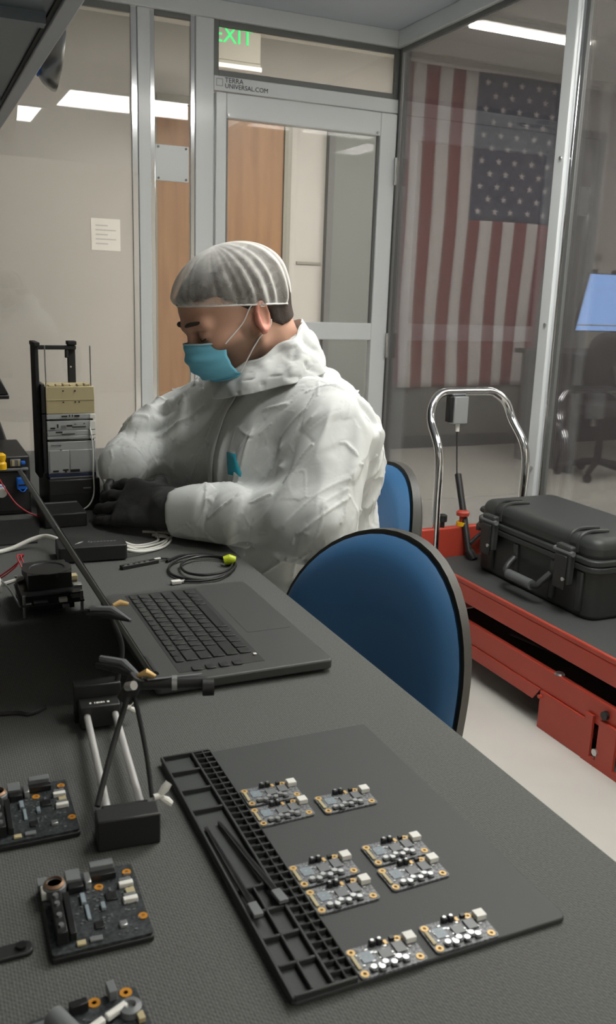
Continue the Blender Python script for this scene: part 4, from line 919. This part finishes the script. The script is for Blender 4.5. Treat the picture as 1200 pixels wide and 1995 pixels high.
def relax(V, Q, it=1, f=.5):
    E = np.concatenate([Q[:, [0, 1]], Q[:, [1, 2]], Q[:, [2, 3]], Q[:, [3, 0]]])
    for _ in range(it):
        S = np.zeros_like(V); c = np.zeros(len(V)); np.add.at(S, E[:, 0], V[E[:, 1]]); np.add.at(c, E[:, 0], 1); np.add.at(S, E[:, 1], V[E[:, 0]]); np.add.at(c, E[:, 1], 1)
        V = V*(1-f)+f*S/np.maximum(c, 1)[:, None]
    return V
from mathutils.kdtree import KDTree
def near(V, S, A, k):
    T = S@A; kd = KDTree(len(T))
    for i, p in enumerate(T.tolist()): kd.insert(p, i)
    kd.balance(); f = kd.find_n; I = np.empty((len(V), k), np.int64); D = np.empty((len(V), k))
    for i, p in enumerate((V@A).tolist()):
        r = f(p, k)
        for j in range(k): I[i, j] = r[j][1]; D[i, j] = r[j][2]
    return I, D
def stretch(d, r):                     # metric that makes cells r times longer along d
    d = np.array(d, float); d /= np.linalg.norm(d); return np.eye(3)-np.outer(d, d)*(1-1/r)
def crumple(V, n_sites, amp, tilt, soft, seed, A=np.eye(3)):
    g = np.random.default_rng(seed); S = V[g.integers(0, len(V), n_sites)]+g.normal(0, .006, (n_sites, 3)); G = g.normal(0, tilt, (n_sites, 3))@A; Hh = g.normal(0, amp, n_sites)
    I, D = near(V, S, A, 4); w = np.exp(-(D-D[:, :1])/soft); w /= w.sum(1, keepdims=True)
    return (w*(Hh[I]+((V[:, None]-S[I])*G[I]).sum(2))).sum(1)
def creases(V, n_sites, amp, w, seed, A=np.eye(3), keep=.5):
    g = np.random.default_rng(seed); S = V[g.integers(0, len(V), n_sites)]+g.normal(0, .006, (n_sites, 3)); I, D = near(V, S, A, 2)
    h = np.modf(np.abs(np.sin(I.min(1)*12.9898+I.max(1)*78.233))*43758.5453)[0]
    return np.where(h < keep, (h/keep*1.3-.3)*amp, 0)*np.exp(-np.abs(D[:, 1]-D[:, 0])/w)
def subdiv(V, Q):
    E = np.sort(np.concatenate([Q[:, [0, 1]], Q[:, [1, 2]], Q[:, [2, 3]], Q[:, [3, 0]]]), 1); U, inv = np.unique(E, axis=0, return_inverse=True); inv = inv.ravel(); n = len(V); m = len(Q)
    V2 = np.concatenate([V, V[U].mean(1), V[Q].mean(1)]); e = [n+inv[k*m:(k+1)*m] for k in range(4)]; c = n+len(U)+np.arange(m)
    return V2, np.concatenate([np.stack([Q[:, k], e[k], c, e[k-1]], 1) for k in range(4)])
PITCH_H = R(24)
HC = np.array((.622, 1.742, 1.183)); HF = np.array((-math.cos(PITCH_H), -.06, -math.sin(PITCH_H))); HF /= np.linalg.norm(HF)
HL = np.cross(np.array((-math.sin(PITCH_H), 0, math.cos(PITCH_H))), HF); HL /= np.linalg.norm(HL); HN = np.cross(HF, HL)
HM = np.stack([HF, HL, HN])                              # rows: forward, left, up of the head
def hw(f, l, n): return HC+f*HF+l*HL+n*HN
def head_sdf(P, neck=True):
    A = np.abs(P[..., 1:2]); PS = np.concatenate([P[..., :1], A, P[..., 2:]], -1)     # mirrored half
    d = s_ell(P, (-.012, 0, .04), (.106, .080, .088))
    d = smin(d, s_ell(P, (.035, 0, -.018), (.064, .065, .076)), .03)
    d = smin(d, s_cone(PS, (.004, .050, -.050), (.074, .008, -.078), .022, .021), .025)
    d = smin(d, s_ell(P, (.026, 0, .046), (.088, .067, .058)), .02)
    d = smin(d, s_ell(PS, (.062, .038, -.024), (.036, .027, .026)), .02)
    d = smin(d, s_cone(PS, (.090, .046, .022), (.108, .010, .021), .013, .012), .014)
    d = smax(d, -s_ell(PS, (.126, .034, .001), (.030, .022, .0145)), .014)
    d = smin(d, s_ell(PS, (.0895, .033, .001), (.0145, .0165, .0135)), .004)
    d = smin(d, s_cone(P, (.106, 0, .008), (.120, 0, -.028), .009, .0115), .010)
    d = smin(d, s_ell(PS, (.106, .010, -.031), (.011, .008, .008)), .006)
    d = smin(d, s_cone(PS, (.092, 0, -.056), (.086, .018, -.056), .009, .006), .006)
    # ear
    e = PS-np.array((-.014, .079, -.006), np.float32); ca, sa = math.cos(.45), math.sin(.45)
    ef = e[..., 0]*ca+e[..., 1]*sa; et = -e[..., 0]*sa+e[..., 1]*ca; en = e[..., 2]; ef2 = ef+.18*en
    q = np.sqrt((ef2/.62)**2+en**2); ring = np.sqrt((q-.026)**2+(et-.004)**2)-.0052
    plate = np.sqrt(np.maximum(0, (ef2/.62)**2+en**2))-.026; plate = np.maximum(plate, np.abs(et+.002)-.0035)
    lobe = s_ell(np.stack([ef2, et, en], -1), (.003, .001, -.026), (.008, .0055, .009))
    trag = s_ell(np.stack([ef2, et, en], -1), (.014, .002, -.004), (.006, .006, .009))
    ear = smin(smin(smin(ring, plate, .005), lobe, .006), trag, .005)
    d = smin(d, ear, .006)
    if neck:
        d = smin(d, s_cone(P, (-.045, 0, -.04), (-.046, 0, -.175), .060, .064), .03)
        d = smin(d, s_ell(P, (-.050, 0, -.235), (.085, .15, .06)), .05)
    return d
per = None
def build_person():
    h = .0035; G = grid((-.145, -.17, -.30), (.15, .17, .145), h)
    F = head_sdf(G); V, Q = surface_nets(F, (-.145, -.17, -.30), h); V = relax(V, Q, 1, .35)
    L = V.copy(); W = HC+L@HM
    skin = mat('skin', (205, 160, 138), .5, spec=.35); nt = skin.node_tree; b = nt.nodes['Principled BSDF']; b.inputs['Subsurface Weight'].default_value = .12; b.inputs['Subsurface Radius'].default_value = (.008, .003, .0015)
    a = nt.nodes.new('ShaderNodeVertexColor'); a.layer_name = 'skin_tone'; nt.links.new(a.outputs[0], b.inputs['Base Color'])
    body = mesh_np('person', W, Q, skin)
    tag(body, 'person in white coverall, hair net and blue mask, bent over work at the table', 'person')
    me = body.data; ca = me.color_attributes.new('skin_tone', 'FLOAT_COLOR', 'POINT')
    sk = np.array(lin((203, 160, 138))); bd = np.array(lin((112, 88, 72))); er = np.array(lin((214, 140, 126)))
    def sst(x, a0, a1): t = np.clip((x-a0)/(a1-a0), 0, 1); return t*t*(3-2*t)
    f, l, n = L[:, 0], np.abs(L[:, 1]), L[:, 2]
    beard = sst(-n, .018, .040)*sst(f, -.012, .008)*(1-sst(-n, .088, .11))
    beard = np.maximum(beard, sst(-n, -.005, .02)*sst(f, .004, .014)*(1-sst(f, .028, .04))*sst(l, .05, .06))
    ear = sst(l, .0765, .084)*(1-sst(np.abs(f+.012), .028, .036))
    c = sk[None]*(1-beard*.8)[:, None]+bd[None]*(beard*.8)[:, None]; c = c*(1-ear*.75)[:, None]+er[None]*(ear*.75)[:, None]
    ca.data.foreach_set('color', np.concatenate([c, np.ones((len(c), 1))], 1).astype(np.float32).ravel())
    # hair: shell just outside the scalp
    Gh = grid((-.145, -.12, -.10), (.13, .12, .15), .004); fh, lh, nh = Gh[..., 0], np.abs(Gh[..., 1]), Gh[..., 2]
    core = smin(s_ell(Gh, (-.013, 0, .042), (.107, .0815, .090)), s_ell(Gh, (.026, 0, .048), (.089, .068, .060)), .02); core = smin(core, s_cone(Gh, (-.047, 0, .0), (-.047, 0, -.075), .060, .061), .03)-.0035
    line = .062+.10*np.clip(fh-.06, 0, 1)-np.clip(.055-fh, 0, 1)*.95; line = np.maximum(line, -.045)
    Fh = smax(core, line-nh, .006); Fh = smax(Fh, .0-(np.hypot((fh+.012)*1.1, nh+.012)-.030)*np.where(lh > .05, 1, 0)-np.where(lh > .05, 0, 1), .004)
    Vh, Qh = surface_nets(Fh, (-.145, -.12, -.10), .004); Vh = relax(Vh, Qh, 1, .4)
    Vh = Vh+vnormals(Vh, Qh)*(crumple(Vh, 260, .0012, .05, .004, 3, stretch((0, 0, 1), 3)))[:, None]
    mesh_np('hair', HC+Vh@HM, Qh, M['hair'], body)
    for s in (-1, 1):
        MB().tube(spline([hw(.1165, s*.014, .027), hw(.1135, s*.032, .030), hw(.098, s*.050, .028)], 5), [.0026+.0018*math.sin(math.pi*(k+1)/12) for k in range(11)], 8).build('eyebrow', M['hair'], body)
        MB().tube(spline([hw(.101, s*.022, -.006), hw(.104, s*.033, -.0085), hw(.098, s*.045, -.006)], 5), .0011, 6).build('eyelash', M['hair'], body)
    # hair net
    net = bpy.data.materials.new('hair_net_fibre'); net.use_nodes = True; nt = net.node_tree; nt.nodes.remove(nt.nodes['Principled BSDF'])
    tr = nt.nodes.new('ShaderNodeBsdfTransparent'); df = nt.nodes.new('ShaderNodeBsdfDiffuse'); df.inputs[0].default_value = (*lin((226, 226, 222)), 1)
    mx = nt.nodes.new('ShaderNodeMixShader'); no = nt.nodes.new('ShaderNodeTexNoise'); no.inputs['Scale'].default_value = 38; no.inputs['Detail'].default_value = 6; no.inputs['Distortion'].default_value = 1.2
    tc = nt.nodes.new('ShaderNodeTexCoord'); nt.links.new(tc.outputs['Object'], no.inputs['Vector'])
    rp = nt.nodes.new('ShaderNodeMapRange'); rp.inputs['From Min'].default_value = .3; rp.inputs['From Max'].default_value = .75; rp.inputs['To Min'].default_value = .10; rp.inputs['To Max'].default_value = .32
    nt.links.new(no.outputs[0], rp.inputs[0]); lw = nt.nodes.new('ShaderNodeLayerWeight'); lw.inputs['Blend'].default_value = .45; ad = nt.nodes.new('ShaderNodeMath'); ad.operation = 'MULTIPLY_ADD'; ad.inputs[1].default_value = .75; ad.use_clamp = True
    nt.links.new(lw.outputs['Facing'], ad.inputs[0]); nt.links.new(rp.outputs[0], ad.inputs[2]); nt.links.new(ad.outputs[0], mx.inputs[0]); nt.links.new(tr.outputs[0], mx.inputs[1]); nt.links.new(df.outputs[0], mx.inputs[2]); nt.links.new(mx.outputs[0], nt.nodes['Material Output'].inputs[0])
    g = np.random.default_rng(4); ph = g.uniform(0, 6.28, 8); fr = (9, 13, 17, 22, 27, 31, 37, 44)
    def cap(u, v):
        a = 2*math.pi*u; c, s = math.cos(a), math.sin(a)
        pl = sum(math.sin(fr[i]*a+ph[i])/(1+.3*i) for i in range(8))*.0024*(.35 if c > .5 else 1.0)
        fr_ = -.003+.108*c; nr = .024+.40*fr_; e0 = math.asin(max(-.98, min(.98, (nr-.052)/.092)))
        e = e0+(math.pi/2-e0)*v; k = 1-.10*max(0, 1-v/.16)**1.5*(1 if e0 > -.4 else .3)
        pl *= min(1, v/.1+.5)*max(0, 1-v)**.6
        ce = math.cos(e) if e > 0 else math.cos(e*.62)
        return tuple(hw(-.003+(.126*k+pl)*ce*c, (.098*k+pl)*ce*s, .052+.092*math.sin(e)+.006*math.sin(3*a+1)*math.cos(e)*v))
    o = MB().sheet(cap, 200, 40, True).build('hair_net', net, body, smooth=180)
    MB().tube([cap(k/60, 0.0) for k in range(60)], .0018, 6, closed=True).build('elastic_band', M['elastic'], o)
    # mask
    def mk(off):
        def f_(u, v):
            p = (u*2-1)*R(64); c, s = math.cos(p), math.sin(p)
            a = .104+.022*math.sin(math.pi*min(1, v*.9+.08))-.004*v; bb = .066+.004*math.sin(math.pi*v)
            pleat = .0022*math.sin(v*math.pi*7)*(.25+.75*abs(c))
            ff = .012+(a+pleat+off)*c**.8+.006*(1-v)*c**8-.010*(v > .9)*c; ll = (bb+off)*s
            n_ = -.008-.018*(s*s)+(-.088+.016*s*s)*v+.003*c**6*(1-v)
            return tuple(hw(ff, ll, n_))
        return f_
    mo = MB().sheet(mk(0), 40, 28).build('face_mask', M['mask'], body, smooth=180); sm_ = mo.modifiers.new('s', 'SOLIDIFY'); sm_.thickness = .0012
    MB().tube([mk(.0012)(k/40, .008) for k in range(41)], .0021, 6).build('mask_border', M['mask_edge'], mo)
    MB().tube([mk(.0012)(k/40, .994) for k in range(41)], .0016, 6).build('mask_border', M['mask'], mo)
    def out_(P_):
        res = []
        for p in P_:
            q = HM@(np.array(p)-HC)
            for _ in range(3):
                e0 = float(head_sdf(q[None], False)[0]); gr = np.array([float(head_sdf((q+dv)[None], False)[0])-e0 for dv in np.eye(3)*.001])
                if e0 < .0016: q = q+gr/max(np.linalg.norm(gr), 1e-9)*(.0017-e0)
            res.append(HC+q@HM)
        return res
    for s, u in ((1, 1.0), (-1, 0.0)):
        a_ = mk(0)(u, .04); b_ = mk(0)(u, .93)
        MB().tube(out_(spline([a_, hw(.028, s*.0755, -.004), hw(.004, s*.083, .019), hw(-.016, s*.080, .024), hw(-.030, s*.077, .010)], 6)), .0013, 6).build('ear_loop', M['elastic'], mo)
        MB().tube(out_(spline([b_, hw(.024, s*.070, -.058), hw(.0, s*.076, -.040), hw(-.018, s*.079, -.034), hw(-.030, s*.078, -.018)], 6)), .0013, 6).build('ear_loop', M['elastic'], mo)
    MB().lathe([(.072, 1.035), (.071, 1.085), (.074, 1.10), (.078, 1.085), (.082, 1.035)], 32, (.722, 1.742, 0)).build('shirt_collar', M['shirt'], body)

    # coverall
    lo, hi, h = (.20, 1.30, .05), (1.05, 2.26, 1.16), .0065
    G = grid(lo, hi, h)
    d = s_ell(G, (.80, 1.75, .60), (.165, .20, .15))
    def rbox(c, hf, r): q = np.abs(G-np.array(c, np.float32))-(np.array(hf, np.float32)-r); return np.linalg.norm(np.maximum(q, 0), axis=-1)+np.minimum(q.max(-1), 0)-r
    d = smin(d, rbox((.742, 1.752, .80), (.172, .20, .20), .14), .06)
    d = smin(d, s_ell(G, (.745, 1.75, .93), (.158, .20, .15)), .05)
    d = smin(d, s_ell(G, (.80, 1.70, .91), (.108, .17, .135)), .05)
    d = smin(d, s_cone(G, (.748, 1.60, .985), (.705, 1.905, 1.005), .076, .08), .05)
    d = smin(d, s_cone(G, (.735, 1.745, 1.02), (.722, 1.742, 1.065), .115, .088), .04)
    arms = s_cone(G, (.750, 1.555, .962), (.680, 1.466, .815), .088, .074)
    arms = smin(arms, s_cone(G, (.680, 1.466, .810), (.475, 1.652, .806), .066, .054), .055)
    arms = smin(arms, s_cone(G, (.64, 1.90, .88), (.55, 2.0, .835), .09, .07), .03)
    arms = smin(arms, np.minimum(1e3, s_cone(G, (.69, 1.94, 1.0), (.530, 2.075, .872), .086, .074)), .02)
    arms = smin(arms, s_cone(G, (.530, 2.075, .868), (.418, 1.918, .846), .074, .054), .03)
    arms = smin(arms, s_cone(G, (.515, 2.03, .925), (.475, 2.0, .918), .040, .032), .03)
    d = smin(d, arms, .035)
    legs = np.full(d.shape, 1e3, np.float32)
    for y0, y1, y2 in ((1.64, 1.60, 1.58), (1.86, 1.90, 1.92)):
        legs = np.minimum(legs, s_cone(G, (.80, y0, .56), (.40, y1, .545), .098, .082)); legs = smin(legs, s_cone(G, (.40, y1, .545), (.40, y2, .12), .082, .060), .03)
    d = smin(d, legs, .04)
    # open the cuffs and trouser hems, flatten where the sleeve rests on the table
    wl = np.array((.472, 1.655, .806), np.float32); dl = np.array((-.735, .676, -.06), np.float32); d = np.where(np.linalg.norm(G-wl, axis=-1) < .09, smax(d, (G-wl)@dl-.012, .006), d)
    tabz = np.where((G[..., 0] < .56), .7525-G[..., 2], -1.0); d = np.where(G[..., 2] > .66, smax(d, tabz, .004), d)
    V, Q = surface_nets(d, lo, h); V = relax(V, Q, 3, .5); V, Q = subdiv(V, Q); V = relax(V, Q, 2, .5)
    N = vnormals(V, Q); lowp = V[:, 2] < .62
    ax = lambda *d: np.array(d, float)/np.linalg.norm(d)
    dis = crumple(V, 300, .0024, .11, .008, 11, stretch((-.35, -.2, -.9), 2.6))
    # sleeves: folds run round the arm and slant down to the elbow
    u1 = np.clip((V[:, 0]-.70)*6, 0, 1)
    dis = dis+crumple(V, 420, .0010, .13, .0042, 12, stretch((.75, -.25, .6), 3.2))*(.5+.5*u1)
    dis = dis+creases(V, 520, .0050, .0030, 21, stretch((.75, -.25, .6), 3.0), .38)+creases(V, 420, .0042, .0028, 22, stretch((-.3, .1, -1), 3.5), .32)+creases(V, 900, .0016, .0020, 23, np.eye(3), .35)
    rw = np.exp(-((V-np.array((.46, 1.97, .875)))**2).sum(1)/.11**2)
    dis = dis+rw*(crumple(V, 1500, .0040, .22, .006, 41, stretch((-.4, -.6, -.5), 2.4))+creases(V, 1500, .006, .004, 42, stretch((-.2, -.3, -.9), 2.5), .4))
    dis = np.where(lowp, dis*.4, dis)
    # long folds: down the upper arm, fan folds at armpit and elbow
    def fold(a, b, w, amp):
        a = np.array(a); b = np.array(b); ab = b-a; t = np.clip(((V-a)@ab)/(ab@ab), 0, 1); dd = np.linalg.norm(V-a-t[:, None]*ab, axis=1)
        return amp*np.exp(-dd/(w*.75))*np.sin(np.pi*np.clip(t, .02, .98))**.4
    for a, b, w, am in (((.79, 1.53, 1.0), (.66, 1.42, .84), .008, .007), ((.83, 1.55, .93), (.68, 1.40, .80), .009, .009), ((.72, 1.46, .93), (.60, 1.55, .90), .008, .010), ((.73, 1.44, .89), (.60, 1.53, .87), .007, -.007), ((.74, 1.50, .98), (.63, 1.57, .93), .008, .009), ((.63, 1.47, .80), (.55, 1.53, .84), .007, .008), ((.58, 1.51, .77), (.50, 1.60, .83), .007, .007), ((.53, 1.57, .77), (.47, 1.63, .84), .006, .006), ((.735, 1.50, 1.06), (.665, 1.46, .90), .010, .009), ((.70, 1.50, 1.03), (.62, 1.56, .86), .011, .010), ((.80, 1.47, 1.0), (.70, 1.40, .86), .010, .008),
                        ((.74, 1.42, .84), (.60, 1.53, .86), .010, .012), ((.74, 1.43, .80), (.62, 1.50, .87), .009, .010), ((.67, 1.40, .86), (.58, 1.55, .845), .009, .010),
                        ((.60, 1.62, 1.05), (.575, 1.63, .80), .011, .009), ((.58, 1.70, 1.03), (.565, 1.69, .80), .009, .009), ((.60, 1.78, 1.0), (.56, 1.80, .78), .010, .008),
                        ((.66, 1.55, .93), (.58, 1.62, .80), .012, .012), ((.62, 1.93, 1.03), (.50, 2.03, .93), .010, .010), ((.58, 1.95, .98), (.46, 2.04, .91), .009, -.010),
                        ((.66, 1.42, .79), (.54, 1.56, .79), .010, .010), ((.60, 1.50, .85), (.50, 1.58, .83), .008, .008), ((.90, 1.60, .95), (.80, 1.50, .86), .011, .009), ((.90, 1.62, .86), (.79, 1.52, .78), .011, .010),
                        ((.47, 1.99, .915), (.42, 1.92, .86), .008, .010), ((.56, 1.99, .99), (.43, 2.01, .92), .010, .014), ((.55, 1.97, .94), (.44, 1.97, .88), .009, -.010), ((.55, 1.98, .90), (.46, 1.93, .83), .009, .012), ((.60, 1.90, .98), (.50, 1.98, .88), .010, .010), ((.52, 2.0, .93), (.44, 1.93, .83), .008, .009)):
        dis = dis+fold(a, b, w*1.1, am*1.2)
    onT = (V[:, 2] < .765) & (V[:, 0] < .57)
    dis = np.where(onT, 0, dis); V = V+N*dis[:, None]
    V[:, 2] = np.where((V[:, 0] < .56) & (V[:, 2] > .66), np.maximum(V[:, 2], .7515), V[:, 2])
    cv = mesh_np('coverall', V, Q, M['tyvek'], body)
    # collar
    def col(u, v):
        a = 2*math.pi*u; c, s = math.cos(a), math.sin(a)        # c = +1 at the back
        rt = np.array((.682+.078*c, 1.742+.079*s)); zt = 1.128+.62*(rt[0]-.682)
        rb_ = np.array((.690+.118*c, 1.742+.128*s)); zb = 1.058+.24*(rb_[0]-.69)-.015*(1-abs(s))*(c < 0)
        wv = .004*math.sin(5*a+1)+.003*math.sin(9*a+v*4)
        k = v; bul = .010*math.sin(math.pi*v)
        p = rt*(1-k)+rb_*k; return (p[0]+c*(wv+bul), p[1]+s*(wv+bul), zt*(1-k)+zb*k+.003*math.sin(7*a)*(1-v))
    nu, nv = 150, 30; CV = np.array([col(i/nu, j/nv) for j in range(nv+1) for i in range(nu)])
    CQ = np.array([(j*nu+i, j*nu+(i+1) % nu, (j+1)*nu+(i+1) % nu, (j+1)*nu+i) for j in range(nv) for i in range(nu)])
    ed = np.repeat(np.minimum(1, np.arange(nv+1)/4), nu)
    CV = CV+vnormals(CV, CQ)*((crumple(CV, 70, .0025, .12, .006, 31)+creases(CV, 160, .005, .003, 32, keep=.6))*ed)[:, None]
    co = mesh_np('collar', CV, CQ, M['tyvek'], cv); q = co.modifiers.new('s', 'SOLIDIFY'); q.thickness = .002
    MB().tube([col(k/80, .0) for k in range(80)], .0022, 6, closed=True).build('collar_hem', M['tyvek'], co)
    # cuff hem, zip flap and teal patch pressed on the cloth
    def on_cloth(p, d_, n=1):
        dd = V-np.array(p); return dd
    from mathutils.bvhtree import BVHTree
    bv = BVHTree.FromPolygons([tuple(x) for x in V], [tuple(int(i) for i in x) for x in Q])
    def hit(y, z):
        r_ = bv.ray_cast(Vector((.3, y, z)), Vector((1, 0, 0))); return r_[0] if r_[0] else Vector((.58, y, z))
    def rayhit(px):
        v_ = Vector(px); r_ = bv.ray_cast(v_, Vector((.42, .35, 0)).normalized()); return r_
    D_ = Vector((.50, .866, 0)); Hx = Vector((.866, -.50, 0)); PC = Vector((.555, 1.60, .894))
    def hp_(x, z, o_):
        p = PC+Hx*x+Vector((0, 0, z)); r_ = bv.ray_cast(p-D_*.4, D_); return (r_[0] if r_[0] else p)-D_*o_
    pts = [(-.019, .022), (.005, .024), (.013, .008), (.021, -.008), (.020, -.016), (-.011, -.019), (-.016, .0)]; n_ = len(pts); b = MB()
    vs = [hp_(x, z, .003) for x, z in pts]+[hp_(x*.5, z*.5, .003) for x, z in pts]+[hp_(0, 0, .003)]
    b.add(vs, [(i, (i+1) % n_, n_+(i+1) % n_, n_+i) for i in range(n_)]+[(n_+i, n_+(i+1) % n_, 2*n_) for i in range(n_)]); o = b.build('teal_patch', M['teal'], cv, smooth=180); q = o.modifiers.new('s', 'SOLIDIFY'); q.thickness = .0015; q.offset = 0
    zp = [hit(1.735, z)+Vector((-.002, 0, 0)) for z in np.linspace(.79, 1.03, 14)]
    b = MB(); b.add([v+Vector((0, e, 0)) for v in zp for e in (-.012, .012)], [(2*i, 2*i+1, 2*i+3, 2*i+2) for i in range(13)]); o = b.build('zip_flap', M['tyvek'], cv, smooth=180); q = o.modifiers.new('s', 'SOLIDIFY'); q.thickness = .002
    # gloves
    def hand(wr, d_, back, thumb, curl, nm, sc=1.0, cuff=None):
        d_ = np.array(d_, float); d_ /= np.linalg.norm(d_); b_ = np.array(back, float); b_ -= d_*(b_@d_); b_ /= np.linalg.norm(b_)
        t_v = np.cross(d_, b_); t_v *= 1 if t_v@np.array(thumb) > 0 else -1
        wr = np.array(wr, float); X = lambda a, w, n: wr+sc*(a*d_+w*t_v+n*b_)
        lo = wr-.16; lo = np.minimum(lo, wr+d_*.2*sc-.06); hi = np.maximum(wr+.08, wr+d_*.2*sc+.06); lo = np.minimum(wr-.085, wr+d_*.19*sc-.085)
        G = grid(lo, hi, .0027)
        d = s_cone(G, X(-.025, 0, 0), X(.0, 0, 0), .0325*sc, .031*sc)
        for w0, w1 in ((-.030, -.032), (-.010, -.011), (.010, .011), (.028, .030)):
            d = smin(d, s_cone(G, X(.005, w0*.6, -.002), X(.088, w1, 0), .0185*sc, .0145*sc), .014)
        d = smin(d, s_cone(G, X(.012, .018, -.010), X(.048, .034, -.014), .020*sc, .017*sc), .012)
        for i, (w, L_) in enumerate(((-.033, .066), (-.011, .082), (.011, .088), (.032, .078))):
            p = X(.088-(.006 if i in (0, 3) else 0), w, 0); rr = .0108-.0012*(i == 0); an = 0
            for j, (fr_, cu) in enumerate(((.45, curl[0]), (.31, curl[1]), (.24, curl[2]))):
                an += cu+.07*i*(j == 0); dr = d_*math.cos(an)-b_*math.sin(an)+t_v*(.10*(i-1.5))*(j == 0); dr /= np.linalg.norm(dr)
                q = p+dr*L_*fr_*sc; d = smin(d, s_cone(G, p, q, rr*sc, (rr-.0011)*sc), .0035 if j else .006); p = q; rr -= .0011
        p = X(.040, .036, -.014); dr = .62*d_+.55*t_v-.45*b_; q = p+dr/np.linalg.norm(dr)*.044*sc; d = smin(d, s_cone(G, p, q, .0135*sc, .0115*sc), .006)
        dr = .85*d_+.05*t_v-.5*b_; q2 = q+dr/np.linalg.norm(dr)*.033*sc; d = smin(d, s_cone(G, q, q2, .0115*sc, .0095*sc), .004)
        V_, Q_ = surface_nets(d, lo, .0027); V_ = relax(V_, Q_, 1, .4); n__ = vnormals(V_, Q_); V_ = V_+n__*crumple(V_, 160, .0008, .07, .004, 5)[:, None]
        return mesh_np(nm, V_, Q_, M['glove'], body)
    hand((.456, 1.670, .809), (-.62, .785, -.02), (-.45, -.50, .55), (.7, .6, .3), (.06, .24, .28), 'left_glove', 1.22)
    hand((.420, 1.922, .838), (-.40, -.30, -.85), (-.35, .60, -.05), (.1, -.5, .3), (.45, .70, .60), 'right_glove', .80)
    for y in (1.575, 1.925):
        s = MB(); s.prism(rrect(.36, y, .27, .095, .045, 6), .0, .03); so = s.build('shoe', M['shirt'], body, .006)
        MB().lathe([(.05, .028), (.056, .05), (.05, .10), (.045, .13)], 20, (.42, y, 0)).build('shoe_upper', M['shirt'], so)
    return body
build_person()
